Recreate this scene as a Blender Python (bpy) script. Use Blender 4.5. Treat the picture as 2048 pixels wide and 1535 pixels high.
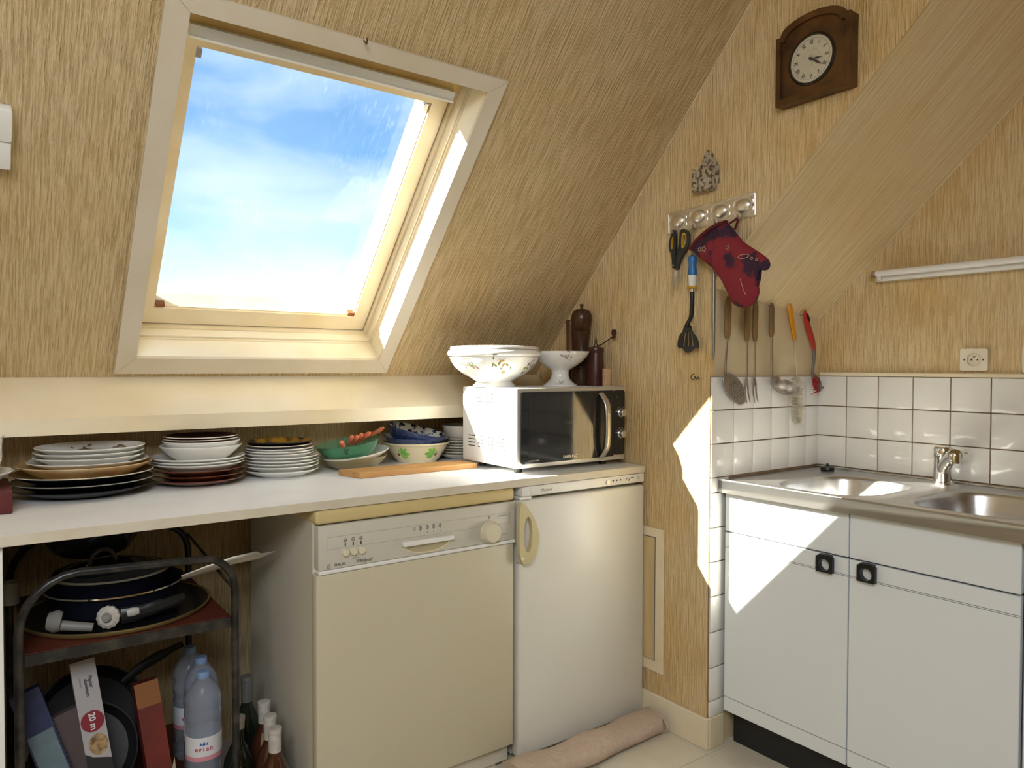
import bpy, bmesh, math, random
from mathutils import Vector, Matrix
PI = math.pi
random.seed(7)
S = bpy.context.scene
C = S.collection
for o in list(bpy.data.objects): bpy.data.objects.remove(o)

# ------------------------------------------------------------------ camera
YAW, PITCH, ROLL = math.radians(36.218), math.radians(-1.301), math.radians(-0.158)
_f = Vector((math.sin(YAW)*math.cos(PITCH), math.cos(YAW)*math.cos(PITCH), math.sin(PITCH)))
_r = Vector((math.cos(YAW), -math.sin(YAW), 0)); _d = _f.cross(_r)
_r2 = _r*math.cos(ROLL) + _d*math.sin(ROLL); _d2 = -_r*math.sin(ROLL) + _d*math.cos(ROLL)
cam = bpy.data.cameras.new('camera'); cam.sensor_width = 36; cam.lens = 36*1475.37/2048
cam.clip_start = 0.02; cam.clip_end = 200
co = bpy.data.objects.new('camera', cam); C.objects.link(co); S.camera = co
m = Matrix.Identity(4)
for i in range(3):
    m[i][0] = _r2[i]; m[i][1] = -_d2[i]; m[i][2] = -_f[i]
m.translation = (0, 0, 1.22); co.matrix_world = m

# ------------------------------------------------------------------ world, sun, added fill light behind the viewer, exposure
W = bpy.data.worlds.new('sky'); S.world = W; W.use_nodes = True
nt = W.node_tree; nt.nodes.clear()
def wn(t, **k):
    n = nt.nodes.new(t)
    for a, b in k.items(): setattr(n, a, b)
    return n
tc = wn('ShaderNodeTexCoord'); sx = wn('ShaderNodeSeparateXYZ'); nt.links.new(tc.outputs['Generated'], sx.inputs[0])
rp = wn('ShaderNodeValToRGB'); mz_ = wn('ShaderNodeMath', operation='MULTIPLY_ADD'); mz_.inputs[1].default_value = .5; mz_.inputs[2].default_value = .5; nt.links.new(sx.outputs['Z'], mz_.inputs[0]); nt.links.new(mz_.outputs[0], rp.inputs[0])
e = rp.color_ramp.elements; e[0].position = 0.0; e[0].color = (.10, .10, .09, 1); e[1].position = 1.0; e[1].color = (.10, .26, .60, 1)
for p, c in ((.5, (.10, .10, .09, 1)), (.502, (.95, 1.0, 1.0, 1)), (.53, (.84, .97, 1.0, 1)), (.55, (.58, .80, .95, 1)), (.575, (.33, .55, .80, 1)), (.61, (.19, .385, .66, 1)), (.66, (.14, .31, .58, 1)), (.78, (.11, .26, .54, 1))):
    q = e.new(p); q.color = c
mp = wn('ShaderNodeMapping'); mp.inputs['Scale'].default_value = (2.2, 2.2, 6.5); mp.inputs['Rotation'].default_value = (0, .25, 0)
nt.links.new(tc.outputs['Generated'], mp.inputs[0])
nz = wn('ShaderNodeTexNoise'); nz.inputs['Scale'].default_value = 1.6; nz.inputs['Detail'].default_value = 6; nz.inputs['Distortion'].default_value = .5
nt.links.new(mp.outputs[0], nz.inputs['Vector'])
cr = wn('ShaderNodeValToRGB'); cr.color_ramp.elements[0].position = .40; cr.color_ramp.elements[1].position = .78
cr.color_ramp.elements[1].color = (.55, .55, .55, 1)
nt.links.new(nz.outputs['Fac'], cr.inputs[0])
mx = wn('ShaderNodeMix', data_type='RGBA'); nt.links.new(cr.outputs[0], mx.inputs['Factor'])
nt.links.new(rp.outputs[0], mx.inputs['A']); mx.inputs['B'].default_value = (.80, .86, .92, 1)
bg = wn('ShaderNodeBackground'); bg.inputs['Strength'].default_value = 1.0
ow = wn('ShaderNodeOutputWorld'); nt.links.new(mx.outputs['Result'], bg.inputs[0]); nt.links.new(bg.outputs[0], ow.inputs[0])

SUN_DIR = Vector((1, -.575, -.75))
sl = bpy.data.lights.new('sun', 'SUN'); sl.energy = 26; sl.angle = math.radians(.6); sl.color = (1, .93, .80)
so = bpy.data.objects.new('sun', sl); C.objects.link(so); so.rotation_euler = SUN_DIR.to_track_quat('-Z', 'Y').to_euler(); so.location = (-3, 4, 5)

al = bpy.data.lights.new('rear_fill_light', 'AREA'); al.shape = 'RECTANGLE'; al.size = 1.3; al.size_y = .9; al.energy = 32; al.color = (.90, .95, 1)  # area light added as fill for the room, no known source
ao = bpy.data.objects.new('rear_fill_light', al); C.objects.link(ao); ao.location = (-.60, -.50, 2.22)
ao.rotation_euler = Vector((0, .707, -.707)).to_track_quat('-Z', 'Y').to_euler()

vs = S.view_settings; vs.view_transform = 'Standard'; vs.look = 'None'; vs.gamma = 1; vs.use_curve_mapping = False; vs.exposure = 0.75

# ------------------------------------------------------------------ materials
MATS = {}
def principled(name):
    mt = bpy.data.materials.new(name); mt.use_nodes = True
    t = mt.node_tree; b = t.nodes['Principled BSDF']
    return mt, t, b
def rgba(c): return (c[0], c[1], c[2], 1)
def M(name, col, rough=.5, metal=0, col2=None, scale=8, amt=.5, bump=0, bscale=60, stretch=(1, 1, 1), spec=.5, coat=0, trans=0, ior=1.45, alpha=None):
    """solid colour with a noise-driven second colour (wear, grain) and fine relief"""
    if name in MATS: return MATS[name]
    mt, t, b = principled(name)
    b.inputs['Base Color'].default_value = rgba(col); b.inputs['Roughness'].default_value = rough; b.inputs['Metallic'].default_value = metal
    b.inputs['Specular IOR Level'].default_value = spec; b.inputs['Coat Weight'].default_value = coat
    b.inputs['Transmission Weight'].default_value = trans; b.inputs['IOR'].default_value = ior
    g = t.nodes.new('ShaderNodeTexCoord'); mpn = t.nodes.new('ShaderNodeMapping'); mpn.inputs['Scale'].default_value = stretch
    t.links.new(g.outputs['Object'], mpn.inputs[0])
    if col2 is not None:
        n = t.nodes.new('ShaderNodeTexNoise'); n.inputs['Scale'].default_value = scale; n.inputs['Detail'].default_value = 5
        t.links.new(mpn.outputs[0], n.inputs['Vector'])
        r = t.nodes.new('ShaderNodeValToRGB'); r.color_ramp.elements[0].position = .5-.3*amt; r.color_ramp.elements[1].position = .5+.3*amt+.05
        r.color_ramp.elements[0].color = rgba(col); r.color_ramp.elements[1].color = rgba(col2)
        t.links.new(n.outputs['Fac'], r.inputs[0]); t.links.new(r.outputs[0], b.inputs['Base Color'])
    if bump:
        n2 = t.nodes.new('ShaderNodeTexNoise'); n2.inputs['Scale'].default_value = bscale; n2.inputs['Detail'].default_value = 4
        t.links.new(mpn.outputs[0], n2.inputs['Vector'])
        bp = t.nodes.new('ShaderNodeBump'); bp.inputs['Strength'].default_value = bump; bp.inputs['Distance'].default_value = .002
        t.links.new(n2.outputs['Fac'], bp.inputs['Height']); t.links.new(bp.outputs[0], b.inputs['Normal'])
    MATS[name] = mt; return mt

def wallpaper(name, across, along, col, col2, dark, bump=1.0, fu=210, fv=9):
    """ribbed textile wallpaper: ridges run along one direction of the surface"""
    mt, t, b = principled(name); N = t.nodes; Lk = t.links
    g = N.new('ShaderNodeNewGeometry')
    def dot(v):
        d = N.new('ShaderNodeVectorMath'); d.operation = 'DOT_PRODUCT'; d.inputs[1].default_value = v; Lk.new(g.outputs['Position'], d.inputs[0]); return d.outputs['Value']
    u, v = dot(across), dot(along)
    def comb(su, sv):
        a = N.new('ShaderNodeMath'); a.operation = 'MULTIPLY'; a.inputs[1].default_value = su; Lk.new(u, a.inputs[0])
        c = N.new('ShaderNodeMath'); c.operation = 'MULTIPLY'; c.inputs[1].default_value = sv; Lk.new(v, c.inputs[0])
        k = N.new('ShaderNodeCombineXYZ'); Lk.new(a.outputs[0], k.inputs[0]); Lk.new(c.outputs[0], k.inputs[1]); return k.outputs[0]
    n1 = N.new('ShaderNodeTexNoise'); n1.inputs['Scale'].default_value = 1; n1.inputs['Detail'].default_value = 2.5; n1.inputs['Roughness'].default_value = .6; n1.inputs['Distortion'].default_value = .25; Lk.new(comb(fu, fv), n1.inputs['Vector'])
    n2 = N.new('ShaderNodeTexNoise'); n2.inputs['Scale'].default_value = 1; n2.inputs['Detail'].default_value = 3; Lk.new(comb(fu*2.6, fv*9), n2.inputs['Vector'])
    n3 = N.new('ShaderNodeTexNoise'); n3.inputs['Scale'].default_value = 1; n3.inputs['Detail'].default_value = 5; Lk.new(comb(3.1, 2.2), n3.inputs['Vector'])
    n4 = N.new('ShaderNodeTexNoise'); n4.inputs['Scale'].default_value = 1; n4.inputs['Detail'].default_value = 3; Lk.new(comb(34, 6), n4.inputs['Vector'])
    r = N.new('ShaderNodeValToRGB'); r.color_ramp.elements[0].position = .40; r.color_ramp.elements[1].position = .57
    r.color_ramp.elements[0].color = rgba(dark); r.color_ramp.elements[1].color = rgba(col); Lk.new(n1.outputs['Fac'], r.inputs[0])
    r3 = N.new('ShaderNodeValToRGB'); r3.color_ramp.elements[0].position = .42; r3.color_ramp.elements[1].position = .68; Lk.new(n3.outputs['Fac'], r3.inputs[0])
    mxx = N.new('ShaderNodeMix'); mxx.data_type = 'RGBA'; mxx.blend_type = 'MULTIPLY'; mxx.inputs['B'].default_value = rgba(col2)
    ml = N.new('ShaderNodeMath'); ml.operation = 'MULTIPLY'; ml.inputs[1].default_value = .8; Lk.new(r3.outputs[0], ml.inputs[0])
    Lk.new(ml.outputs[0], mxx.inputs['Factor']); Lk.new(r.outputs[0], mxx.inputs['A']); Lk.new(mxx.outputs['Result'], b.inputs['Base Color'])
    b.inputs['Roughness'].default_value = .62; b.inputs['Specular IOR Level'].default_value = .25
    ad = N.new('ShaderNodeMath'); ad.operation = 'MULTIPLY_ADD'; ad.inputs[1].default_value = .35; Lk.new(n2.outputs['Fac'], ad.inputs[0]); Lk.new(n1.outputs['Fac'], ad.inputs[2])
    a2 = N.new('ShaderNodeMath'); a2.operation = 'MULTIPLY_ADD'; a2.inputs[1].default_value = .5; Lk.new(n4.outputs['Fac'], a2.inputs[0]); Lk.new(ad.outputs[0], a2.inputs[2])
    bp = N.new('ShaderNodeBump'); bp.inputs['Strength'].default_value = bump; bp.inputs['Distance'].default_value = .009
    Lk.new(a2.outputs[0], bp.inputs['Height']); Lk.new(bp.outputs[0], b.inputs['Normal'])
    return mt

AL = math.radians(47.3); CA, SA = math.cos(AL), math.sin(AL)
WP, WP2, WPD = (.71, .55, .32), (.86, .74, .53), (.53, .39, .195)
m_slope = wallpaper('wallpaper_roof_slope', (1, 0, 0), (0, -CA, SA), WP, (.96, .90, .80), WPD, 1.0)
m_wx = wallpaper('wallpaper_side_wall', (0, 1, 0), (0, 0, 1), (.80, .64, .385), (.93, .81, .58), (.655, .48, .24), .9)
m_wy = wallpaper('wallpaper_cross_wall', (1, 0, 0), (0, 0, 1), WP, WP2, WPD, .8)
m_soff = wallpaper('wallpaper_recess_slope', (1, 0, 0), (0, -.717, .697), (.80, .65, .40), (.95, .87, .70), (.75, .595, .345), .4, 60, 2.0)
m_plaster = M('smooth_painted_plaster', (.66, .55, .35), .7, col2=(.60, .48, .29), scale=3, bump=.15, bscale=40)
m_casing = M('beige_painted_wood', (.64, .57, .45), .45, col2=(.58, .50, .36), scale=5, bump=.05, bscale=30)
m_cream = M('cream_gloss_paint', (.80, .71, .53), .35, col2=(.72, .60, .38), scale=3.5, bump=.06, bscale=18)
m_reveal = M('white_lacquered_reveal', (.84, .79, .66), .35, col2=(.76, .66, .46), scale=4)
m_sash = M('varnished_cream_sash_wood', (.80, .71, .54), .35, col2=(.72, .57, .33), scale=6, amt=.7, stretch=(1, 1, 1))
m_tile = M('white_glazed_tile', (.82, .81, .77), .12, col2=(.79, .76, .70), scale=2.5, coat=.3)
m_grout = M('brown_stained_grout', (.24, .15, .085), .9, col2=(.36, .25, .15), scale=25)
m_floor = M('off_white_floor_tile', (.70, .65, .53), .3, col2=(.62, .56, .43), scale=6)
m_floorg = M('dark_floor_joint', (.18, .14, .09), .9)
m_worktop = M('white_melamine_worktop', (.84, .84, .83), .35, col2=(.80, .80, .79), scale=9)
m_edge = M('cream_edge_band', (.64, .58, .46), .5, col2=(.58, .51, .38), scale=12)
m_whitepl = M('white_plastic', (.78, .77, .72), .35)
m_dw = M('aged_cream_enamel', (.57, .52, .38), .38, col2=(.54, .48, .335), scale=1.6)
m_dwside = M('off_white_enamel_side', (.62, .57, .46), .45)
m_dwtop = M('yellowed_cream_plastic', (.60, .48, .23), .4, col2=(.56, .43, .19), scale=3)
m_dwpanel = M('light_grey_control_panel', (.56, .53, .44), .4)
m_fridge = M('white_fridge_enamel', (.72, .70, .63), .30, col2=(.68, .65, .56), scale=1.8, bump=.02, bscale=250)
m_yplast = M('yellowed_handle_plastic', (.56, .48, .27), .4)
m_mw = M('white_painted_steel', (.84, .84, .84), .35)
m_silver = M('silver_paint', (.62, .59, .52), .35, metal=.55)
m_black = M('black_plastic', (.012, .012, .012), .35)
m_glassblk = M('black_door_glass', (.010, .011, .013), .06, coat=.4)
m_dark = M('dark_print', (.05, .045, .04), .7)
m_greyp = M('grey_print', (.34, .32, .28), .7)
m_chrome = M('chrome', (.78, .77, .75), .09, metal=1)
m_steel = M('brushed_stainless_steel', (.66, .66, .66), .30, metal=1, col2=(.58, .58, .58), scale=40, stretch=(1, .06, 1), bump=.03, bscale=300)
m_tool = M('dull_utensil_steel', (.42, .38, .35), .35, metal=1)
m_cab = M('white_laminate_front', (.80, .835, .85), .33)
m_groove = M('dark_grey_line', (.10, .10, .11), .6)
m_plinth = M('black_plinth', (.018, .018, .018), .5)
m_porc = M('white_porcelain', (.80, .79, .75), .15, coat=.3)
m_porcc = M('cream_porcelain', (.76, .70, .57), .2, coat=.2)
m_oak = M('oak_board', (.62, .35, .13), .5, col2=(.36, .17, .05), scale=5, amt=.9, stretch=(1.2, 14, 14), bump=.15, bscale=12)
m_wood = M('dark_turned_wood', (.075, .032, .012), .3, col2=(.028, .011, .005), scale=18, stretch=(4, 4, .6))
m_woodc = M('clock_wood', (.15, .066, .016), .42, col2=(.022, .009, .004), scale=13, amt=.75, bump=.1, bscale=40)
m_woodr = M('red_brown_wood', (.060, .017, .014), .3)
m_woodl = M('light_wood', (.60, .40, .24), .6, col2=(.52, .32, .17), scale=30)
m_handle = M('worn_handle_wood', (.26, .16, .055), .5, col2=(.15, .09, .04), scale=14, stretch=(1, 1, .4))
m_pewter = M('aged_pewter', (.52, .46, .35), .5, metal=.3, col2=(.13, .10, .07), scale=85, amt=.12, bump=.1, bscale=130)
m_alu = M('stamped_aluminium', (.86, .84, .80), .36, metal=1, bump=.04, bscale=200)

# ------------------------------------------------------------------ mesh building
class B:
    def __init__(s): s.v = []; s.f = []; s.mi = []
    def add(s, vs_, fs, mi=0, T=None):
        o = len(s.v)
        s.v += [tuple(T @ Vector(p)) if T else tuple(p) for p in vs_]
        s.f += [tuple(i+o for i in f) for f in fs]; s.mi += [mi]*len(fs); return s
    def box(s, x0, x1, y0, y1, z0, z1, bev=0, seg=2, mi=0, T=None):
        if not bev:
            return s.add([(x0, y0, z0), (x1, y0, z0), (x1, y1, z0), (x0, y1, z0), (x0, y0, z1), (x1, y0, z1), (x1, y1, z1), (x0, y1, z1)],
                         [(3, 2, 1, 0), (4, 5, 6, 7), (0, 1, 5, 4), (1, 2, 6, 5), (2, 3, 7, 6), (3, 0, 4, 7)], mi, T)
        bm = bmesh.new(); bmesh.ops.create_cube(bm, size=1)
        for v in bm.verts: v.co = Vector(((x0+x1)/2+v.co.x*(x1-x0), (y0+y1)/2+v.co.y*(y1-y0), (z0+z1)/2+v.co.z*(z1-z0)))
        bmesh.ops.bevel(bm, geom=list(bm.edges), offset=bev, segments=seg, affect='EDGES', profile=.5)
        bm.verts.index_update(); s.add([v.co[:] for v in bm.verts], [[v.index for v in f.verts] for f in bm.faces], mi, T); bm.free(); return s
    def lathe(s, prof, c=(0, 0, 0), seg=48, mi=0, T=None, rfun=None, mis=None):
        """prof: (radius, z) from bottom axis round to top axis"""
        vs_ = []; fs = []; n = len(prof)
        for k in range(seg):
            a = 2*PI*k/seg
            for (r, z) in prof:
                rr = r*(rfun(a, r) if rfun else 1)
                vs_.append((c[0]+rr*math.cos(a), c[1]+rr*math.sin(a), c[2]+z))
        ms = []
        for k in range(seg):
            k2 = (k+1) % seg
            for i in range(n-1):
                a0, a1, b0, b1 = k*n+i, k*n+i+1, k2*n+i, k2*n+i+1
                if prof[i][0] < 1e-6: f = (a0, b1, a1)
                elif prof[i+1][0] < 1e-6: f = (a0, b0, a1)
                else: f = (a0, b0, b1, a1)
                fs.append(f); ms.append(mis[i] if mis else mi)
        o = len(s.v); s.v += [tuple(T @ Vector(p)) if T else p for p in vs_]; s.f += [tuple(i+o for i in f) for f in fs]; s.mi += ms; return s
    def tube(s, pts, r, seg=10, closed=False, mi=0, T=None, flat=None):
        """round (or flattened: flat=(normal, ratio)) bar swept along a polyline; r may be a list"""
        pts = [Vector(p) for p in pts]; n = len(pts); rs = r if isinstance(r, (list, tuple)) else [r]*n
        vs_ = []; fs = []; up = None
        for i, p in enumerate(pts):
            if closed: t = (pts[(i+1) % n]-pts[i-1])
            else: t = (pts[min(i+1, n-1)]-pts[max(i-1, 0)])
            t.normalize()
            if flat: a = Vector(flat[0]); a = (a - t*a.dot(t)).normalized()
            else:
                if up is None:
                    up = Vector((0, 0, 1)) if abs(t.z) < .9 else Vector((1, 0, 0))
                a = (up - t*up.dot(t)).normalized(); up = a
            b_ = t.cross(a)
            for k in range(seg):
                th = 2*PI*k/seg
                vs_.append(p + a*(rs[i]*math.cos(th)*(flat[1] if flat else 1)) + b_*(rs[i]*math.sin(th)))
        m_ = n if closed else n-1
        for i in range(m_):
            j = (i+1) % n
            for k in range(seg):
                l = (k+1) % seg; fs.append((i*seg+k, i*seg+l, j*seg+l, j*seg+k))
        if not closed:
            fs.append(tuple(reversed(range(seg)))); fs.append(tuple((n-1)*seg+k for k in range(seg)))
        return s.add([v[:] for v in vs_], fs, mi, T)
    def prism(s, poly, fr, d0, d1, mi=0):
        """poly in 2-D, fr(u,v,d)->world"""
        n = len(poly)
        vs_ = [fr(u, v, d0) for u, v in poly]+[fr(u, v, d1) for u, v in poly]
        fs = [tuple(reversed(range(n))), tuple(range(n, 2*n))]+[(i, (i+1) % n, n+(i+1) % n, n+i) for i in range(n)]
        return s.add(vs_, fs, mi)
    def mesh(s, name, mats, smooth=35, fix=True):
        me = bpy.data.meshes.new(name); me.from_pydata(s.v, [], s.f)
        for mm in (mats if isinstance(mats, (list, tuple)) else [mats]): me.materials.append(mm)
        if len(me.materials) > 1:
            for p, i in zip(me.polygons, s.mi): p.material_index = i
        if fix:
            bm = bmesh.new(); bm.from_mesh(me); bmesh.ops.remove_doubles(bm, verts=bm.verts, dist=1e-6); bmesh.ops.recalc_face_normals(bm, faces=bm.faces); bm.to_mesh(me); bm.free()
        if smooth:
            for p in me.polygons: p.use_smooth = True
            me.set_sharp_from_angle(angle=math.radians(smooth))
        me.update(); return me
ORG = {}
def setp(o, label=None, cat=None, group=None, kind=None):
    for k, v in (('label', label), ('category', cat), ('group', group), ('kind', kind)):
        if v: o[k] = v
    return o
def thing(name, loc, label, cat, group=None, rot=None):
    o = bpy.data.objects.new(name, None); C.objects.link(o); o.location = loc; o.empty_display_size = .05
    if rot: o.rotation_euler = rot
    ORG[o.name] = Vector(loc); return setp(o, label, cat, group)
def link(name, me, parent=None, loc=(0, 0, 0)):
    o = bpy.data.objects.new(name, me); C.objects.link(o); o.location = loc
    if parent is not None: o.parent = parent
    return o
def part(name, b, mats, parent, label=None, smooth=35, local=False, fix=True, kind=None):
    """one mesh object from world coordinates, child of a thing/part (which is only translated), origin shared with it"""
    og = ORG[parent.name] if not local else Vector((0, 0, 0))
    if not local: b.v = [(v[0]-og.x, v[1]-og.y, v[2]-og.z) for v in b.v]
    o = link(name, b.mesh(name, mats, smooth, fix), parent); ORG[o.name] = ORG[parent.name]
    return setp(o, label, kind=kind)
def solo(name, b, mats, label, cat, group=None, smooth=35, kind=None, base=True, fix=True):
    xs, ys, zs = zip(*b.v); og = Vector(((min(xs)+max(xs))/2, (min(ys)+max(ys))/2, min(zs)))
    b.v = [(v[0]-og.x, v[1]-og.y, v[2]-og.z) for v in b.v]
    o = link(name, b.mesh(name, mats, smooth, fix), None, og); ORG[o.name] = og
    return setp(o, label, cat, group, kind)
def struct(name, b, mats, label=None, smooth=0, parent=None):
    if parent is not None: return part(name, b, mats, parent, label, smooth)
    o = link(name, b.mesh(name, mats, smooth)); ORG[o.name] = Vector((0, 0, 0)); return setp(o, label, kind='structure')
def dup(root, loc, label=None, rot=None):
    r = root.copy(); C.objects.link(r); r.location = loc; ORG[r.name] = Vector(loc)
    if rot is not None: r.rotation_euler = rot
    if label: r['label'] = label
    for ch in list(root.children):
        c = ch.copy(); C.objects.link(c); c.parent = r; ORG[c.name] = Vector(loc)
        for g in ch.children:
            d = g.copy(); C.objects.link(d); d.parent = c
    return r
# frames: plane coordinates (u to the right as seen, v up, d towards the viewer) -> world
def FX(x): return lambda u, v, d: (x-d, u, v)          # wall facing -x, u = world y
def FY(y): return lambda u, v, d: (u, y-d, v)          # front facing -y, u = world x
ROTX = Matrix(((0, 0, -1), (-1, 0, 0), (0, 1, 0)))     # text on a wall facing -x
ROTY = Matrix(((1, 0, 0), (0, 0, -1), (0, 1, 0)))      # text on a front facing -y
def curve_mesh(cu):
    o = bpy.data.objects.new('tmp', cu); C.objects.link(o); bpy.context.view_layer.update()
    me = bpy.data.meshes.new_from_object(o.evaluated_get(bpy.context.evaluated_depsgraph_get()))
    bpy.data.objects.remove(o); bpy.data.curves.remove(cu); return me
def text(name, s, size, pos, R, mat, parent, label=None, squash=1, shear=0, spin=0, bold=0, al='CENTER'):
    cu = bpy.data.curves.new('t', 'FONT'); cu.body = s; cu.size = size; cu.align_x = al; cu.align_y = 'CENTER'; cu.shear = shear; cu.offset = bold; cu.resolution_u = 2
    me = curve_mesh(cu); me.name = name; og = ORG[parent.name]
    T = Matrix.Translation(Vector(pos)-og) @ R.to_4x4() @ Matrix.Rotation(spin, 4, 'Z') @ Matrix.Diagonal((squash, 1, 1, 1))
    me.transform(T); me.materials.clear(); me.materials.append(mat)
    o = link(name, me, parent); ORG[o.name] = og; return setp(o, label)
def flat(name, loops, fr, d0, d1, mats, parent, label=None, bev=0, smooth=30):
    """plate cut from an outline with holes (loops of 2-D points), given thickness d0..d1 in frame fr"""
    cu = bpy.data.curves.new('t', 'CURVE'); cu.dimensions = '2D'; cu.fill_mode = 'BOTH'; cu.extrude = .5
    for lp in loops:
        sp = cu.splines.new('POLY'); sp.points.add(len(lp)-1); sp.use_cyclic_u = True
        for p, q in zip(sp.points, lp): p.co = (q[0], q[1], 0, 1)
    me = curve_mesh(cu); b = B(); b.v = [fr(v.co.x, v.co.y, d0+(v.co.z+.5)*(d1-d0)) for v in me.vertices]; b.f = [tuple(p.vertices) for p in me.polygons]; b.mi = [0]*len(b.f)
    if parent is None: return b
    return part(name, b, mats, parent, label, smooth)
def ell(cx, cy, rx, ry, n=28, p=2.0):
    out = []
    for k in range(n):
        a = 2*PI*k/n; c, s_ = math.cos(a), math.sin(a)
        out.append((cx+rx*math.copysign(abs(c)**(2/p), c), cy+ry*math.copysign(abs(s_)**(2/p), s_)))
    return out
def smoothpoly(pts, it=2):
    for _ in range(it):
        q = []
        for i in range(len(pts)):
            a, b_ = pts[i], pts[(i+1) % len(pts)]
            q += [(a[0]*.75+b_[0]*.25, a[1]*.75+b_[1]*.25), (a[0]*.25+b_[0]*.75, a[1]*.25+b_[1]*.75)]
        pts = q
    return pts
def arc(pts, n=8):
    """Catmull-Rom through 3-D points"""
    P = [Vector(p) for p in pts]; P = [P[0]*2-P[1]]+P+[P[-1]*2-P[-2]]; out = []
    for i in range(1, len(P)-2):
        for k in range(n):
            t = k/n; a, b_, c, d = P[i-1:i+3]
            out.append(.5*((2*b_)+(c-a)*t+(2*a-5*b_+4*c-d)*t*t+(3*b_-a-3*c+d)*t**3))
    out.append(P[-2]); return out

# ================================================================== THE ROOM
X1, X2, YC, YB = 1.888, 2.499, 1.5174, 2.485     # side wall, sink wall, recess face, back wall under the ledge
O_S = Vector((0, 2.39, 1.2109)); V_S = Vector((0, -CA, SA)); N_S = Vector((0, SA, CA))
def FS(u, v, d): return (O_S + Vector((u, 0, 0)) + V_S*v - N_S*d)[:]   # roof slope: d towards the room
XL, YR, ZC = -1.75, -1.9, 2.52
# floor
fl = struct('floor', B().box(XL-.1, X2+.1, YR-.1, 2.6, -.12, -.006), m_floorg, 'dark floor joints under off-white tiles')
P = .333; tme = B().box(-P/2+.0012, P/2-.0012, -P/2+.0012, P/2-.0012, -.008, 0, .0012, 1).mesh('floor_tile', m_floor, 0)
gx, gy = 1.865, 1.492
for i in range(-6, 3):
    for j in range(-8, 3):
        cx, cy = gx+(i-.5)*P, gy+(j+.5)*P
        if -.1 < cx < X2 and -.9 < cy < 2.35: link('tile', tme, fl, (cx, cy, 0))
# roof slope with the skylight opening
HX0, HX1, HV0, HV1 = .362, 1.165, .033, 1.060
VT = (ZC-O_S.z)/SA
b = B()
for u0, u1, v0, v1 in ((XL, HX0, -.03, VT), (HX1, X2+.05, -.03, VT), (HX0, HX1, -.03, HV0), (HX0, HX1, HV1, VT)):
    b.prism([(u0, v0), (u1, v0), (u1, v1), (u0, v1)], FS, 0, -.06)
struct('ceiling', b, m_slope, 'sloping ceiling covered in ribbed ochre wallpaper')
struct('ceiling_flat', B().box(XL-.1, X2+.1, -.25, 1.30, ZC-.02, ZC+.08), m_plaster, 'flat top of the room ceiling')
# back knee wall, left and rear walls of the room
struct('wall_back', B().box(XL-.1, X1+.1, YB, YB+.1, 0, 1.25), m_wy, 'low ribbed wallpapered wall behind the worktop')
struct('wall_left', B().box(XL-.1, XL, YR-.1, 2.6, 0, ZC), m_wx, 'ribbed wallpapered wall on the left')
struct('wall_rear', B().box(XL, X2, YR-.1, YR, 0, 1.0), m_wy, 'low rear wall under the opposite roof slope')
FQ = lambda u, v, d: (u, -.20-.7071*v-.7071*d, ZC-.7071*v+.7071*d)   # opposite roof slope, with an opening added for the fill light
b = B()
for u0, u1, v0, v1 in ((XL, -1.26, -.1, 2.5), (.06, X2, -.1, 2.5), (-1.26, .06, -.1, 0), (-1.26, .06, .93, 2.5)): b.prism([(u0, v0), (u1, v0), (u1, v1), (u0, v1)], FQ, 0, .06)
struct('ceiling_rear', b, m_slope, 'opposite sloping ceiling behind the viewer')
# clock wall: side wall whose lower part ends at the recess corner, upper part runs on over the recess slope
E0 = (1.517, 1.476); tS = math.tan(math.radians(44.2))
zt = ZC; ye = E0[0]-(zt-E0[1])/tS
poly = [(2.5, 0), (2.5, ZC), (ye, ZC), E0, (YC, 0)]
wr = B().prism(poly, lambda u, v, d: (X1+d, u, v), 0, .02)
o_wall = struct('wall_right', wr, m_wx, 'side wall in ribbed ochre wallpaper with clock and hooks')
# recess: cross face and sink wall, and the slope over it
wret = struct('wall_return', B().box(X1+.0005, X2, YC, YC+.06, 0, 1.476), m_plaster, 'smooth cream face of the recess with utensils')
wsk = struct('wall_sink', B().box(X2, X2+.08, YR, YC+.06, 0, ZC), m_wx, 'ribbed wallpapered wall above the sink tiles')
y2e = YC-(ZC-1.400)/tS
b = B().add([(X1+.0005, E0[0], E0[1]), (X2, YC, 1.400), (X2, y2e, ZC), (X1+.0005, ye, ZC+.0), (X1+.0005, E0[0]+.08, E0[1]+.02), (X2, YC+.08, 1.45), (X2, y2e+.08, ZC+.05), (X1+.0005, ye+.08, ZC+.05)],
            [(0, 1, 2, 3), (7, 6, 5, 4), (0, 4, 5, 1), (1, 5, 6, 2), (2, 6, 7, 3), (3, 7, 4, 0)])
struct('ceiling_recess', b, m_soff, 'sloping soffit over the sink recess')
# inclined ledge under the slope
b = B().prism([(2.425, 1.196), (2.405, 1.186), (2.268, 1.082), (2.268, 1.038), (2.285, 1.038), (YB, 1.06)], lambda u, v, d: (d, u, v), XL, X1)
struct('trim_1', b, m_cream, 'cream painted inclined ledge board under the sloping ceiling')
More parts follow.
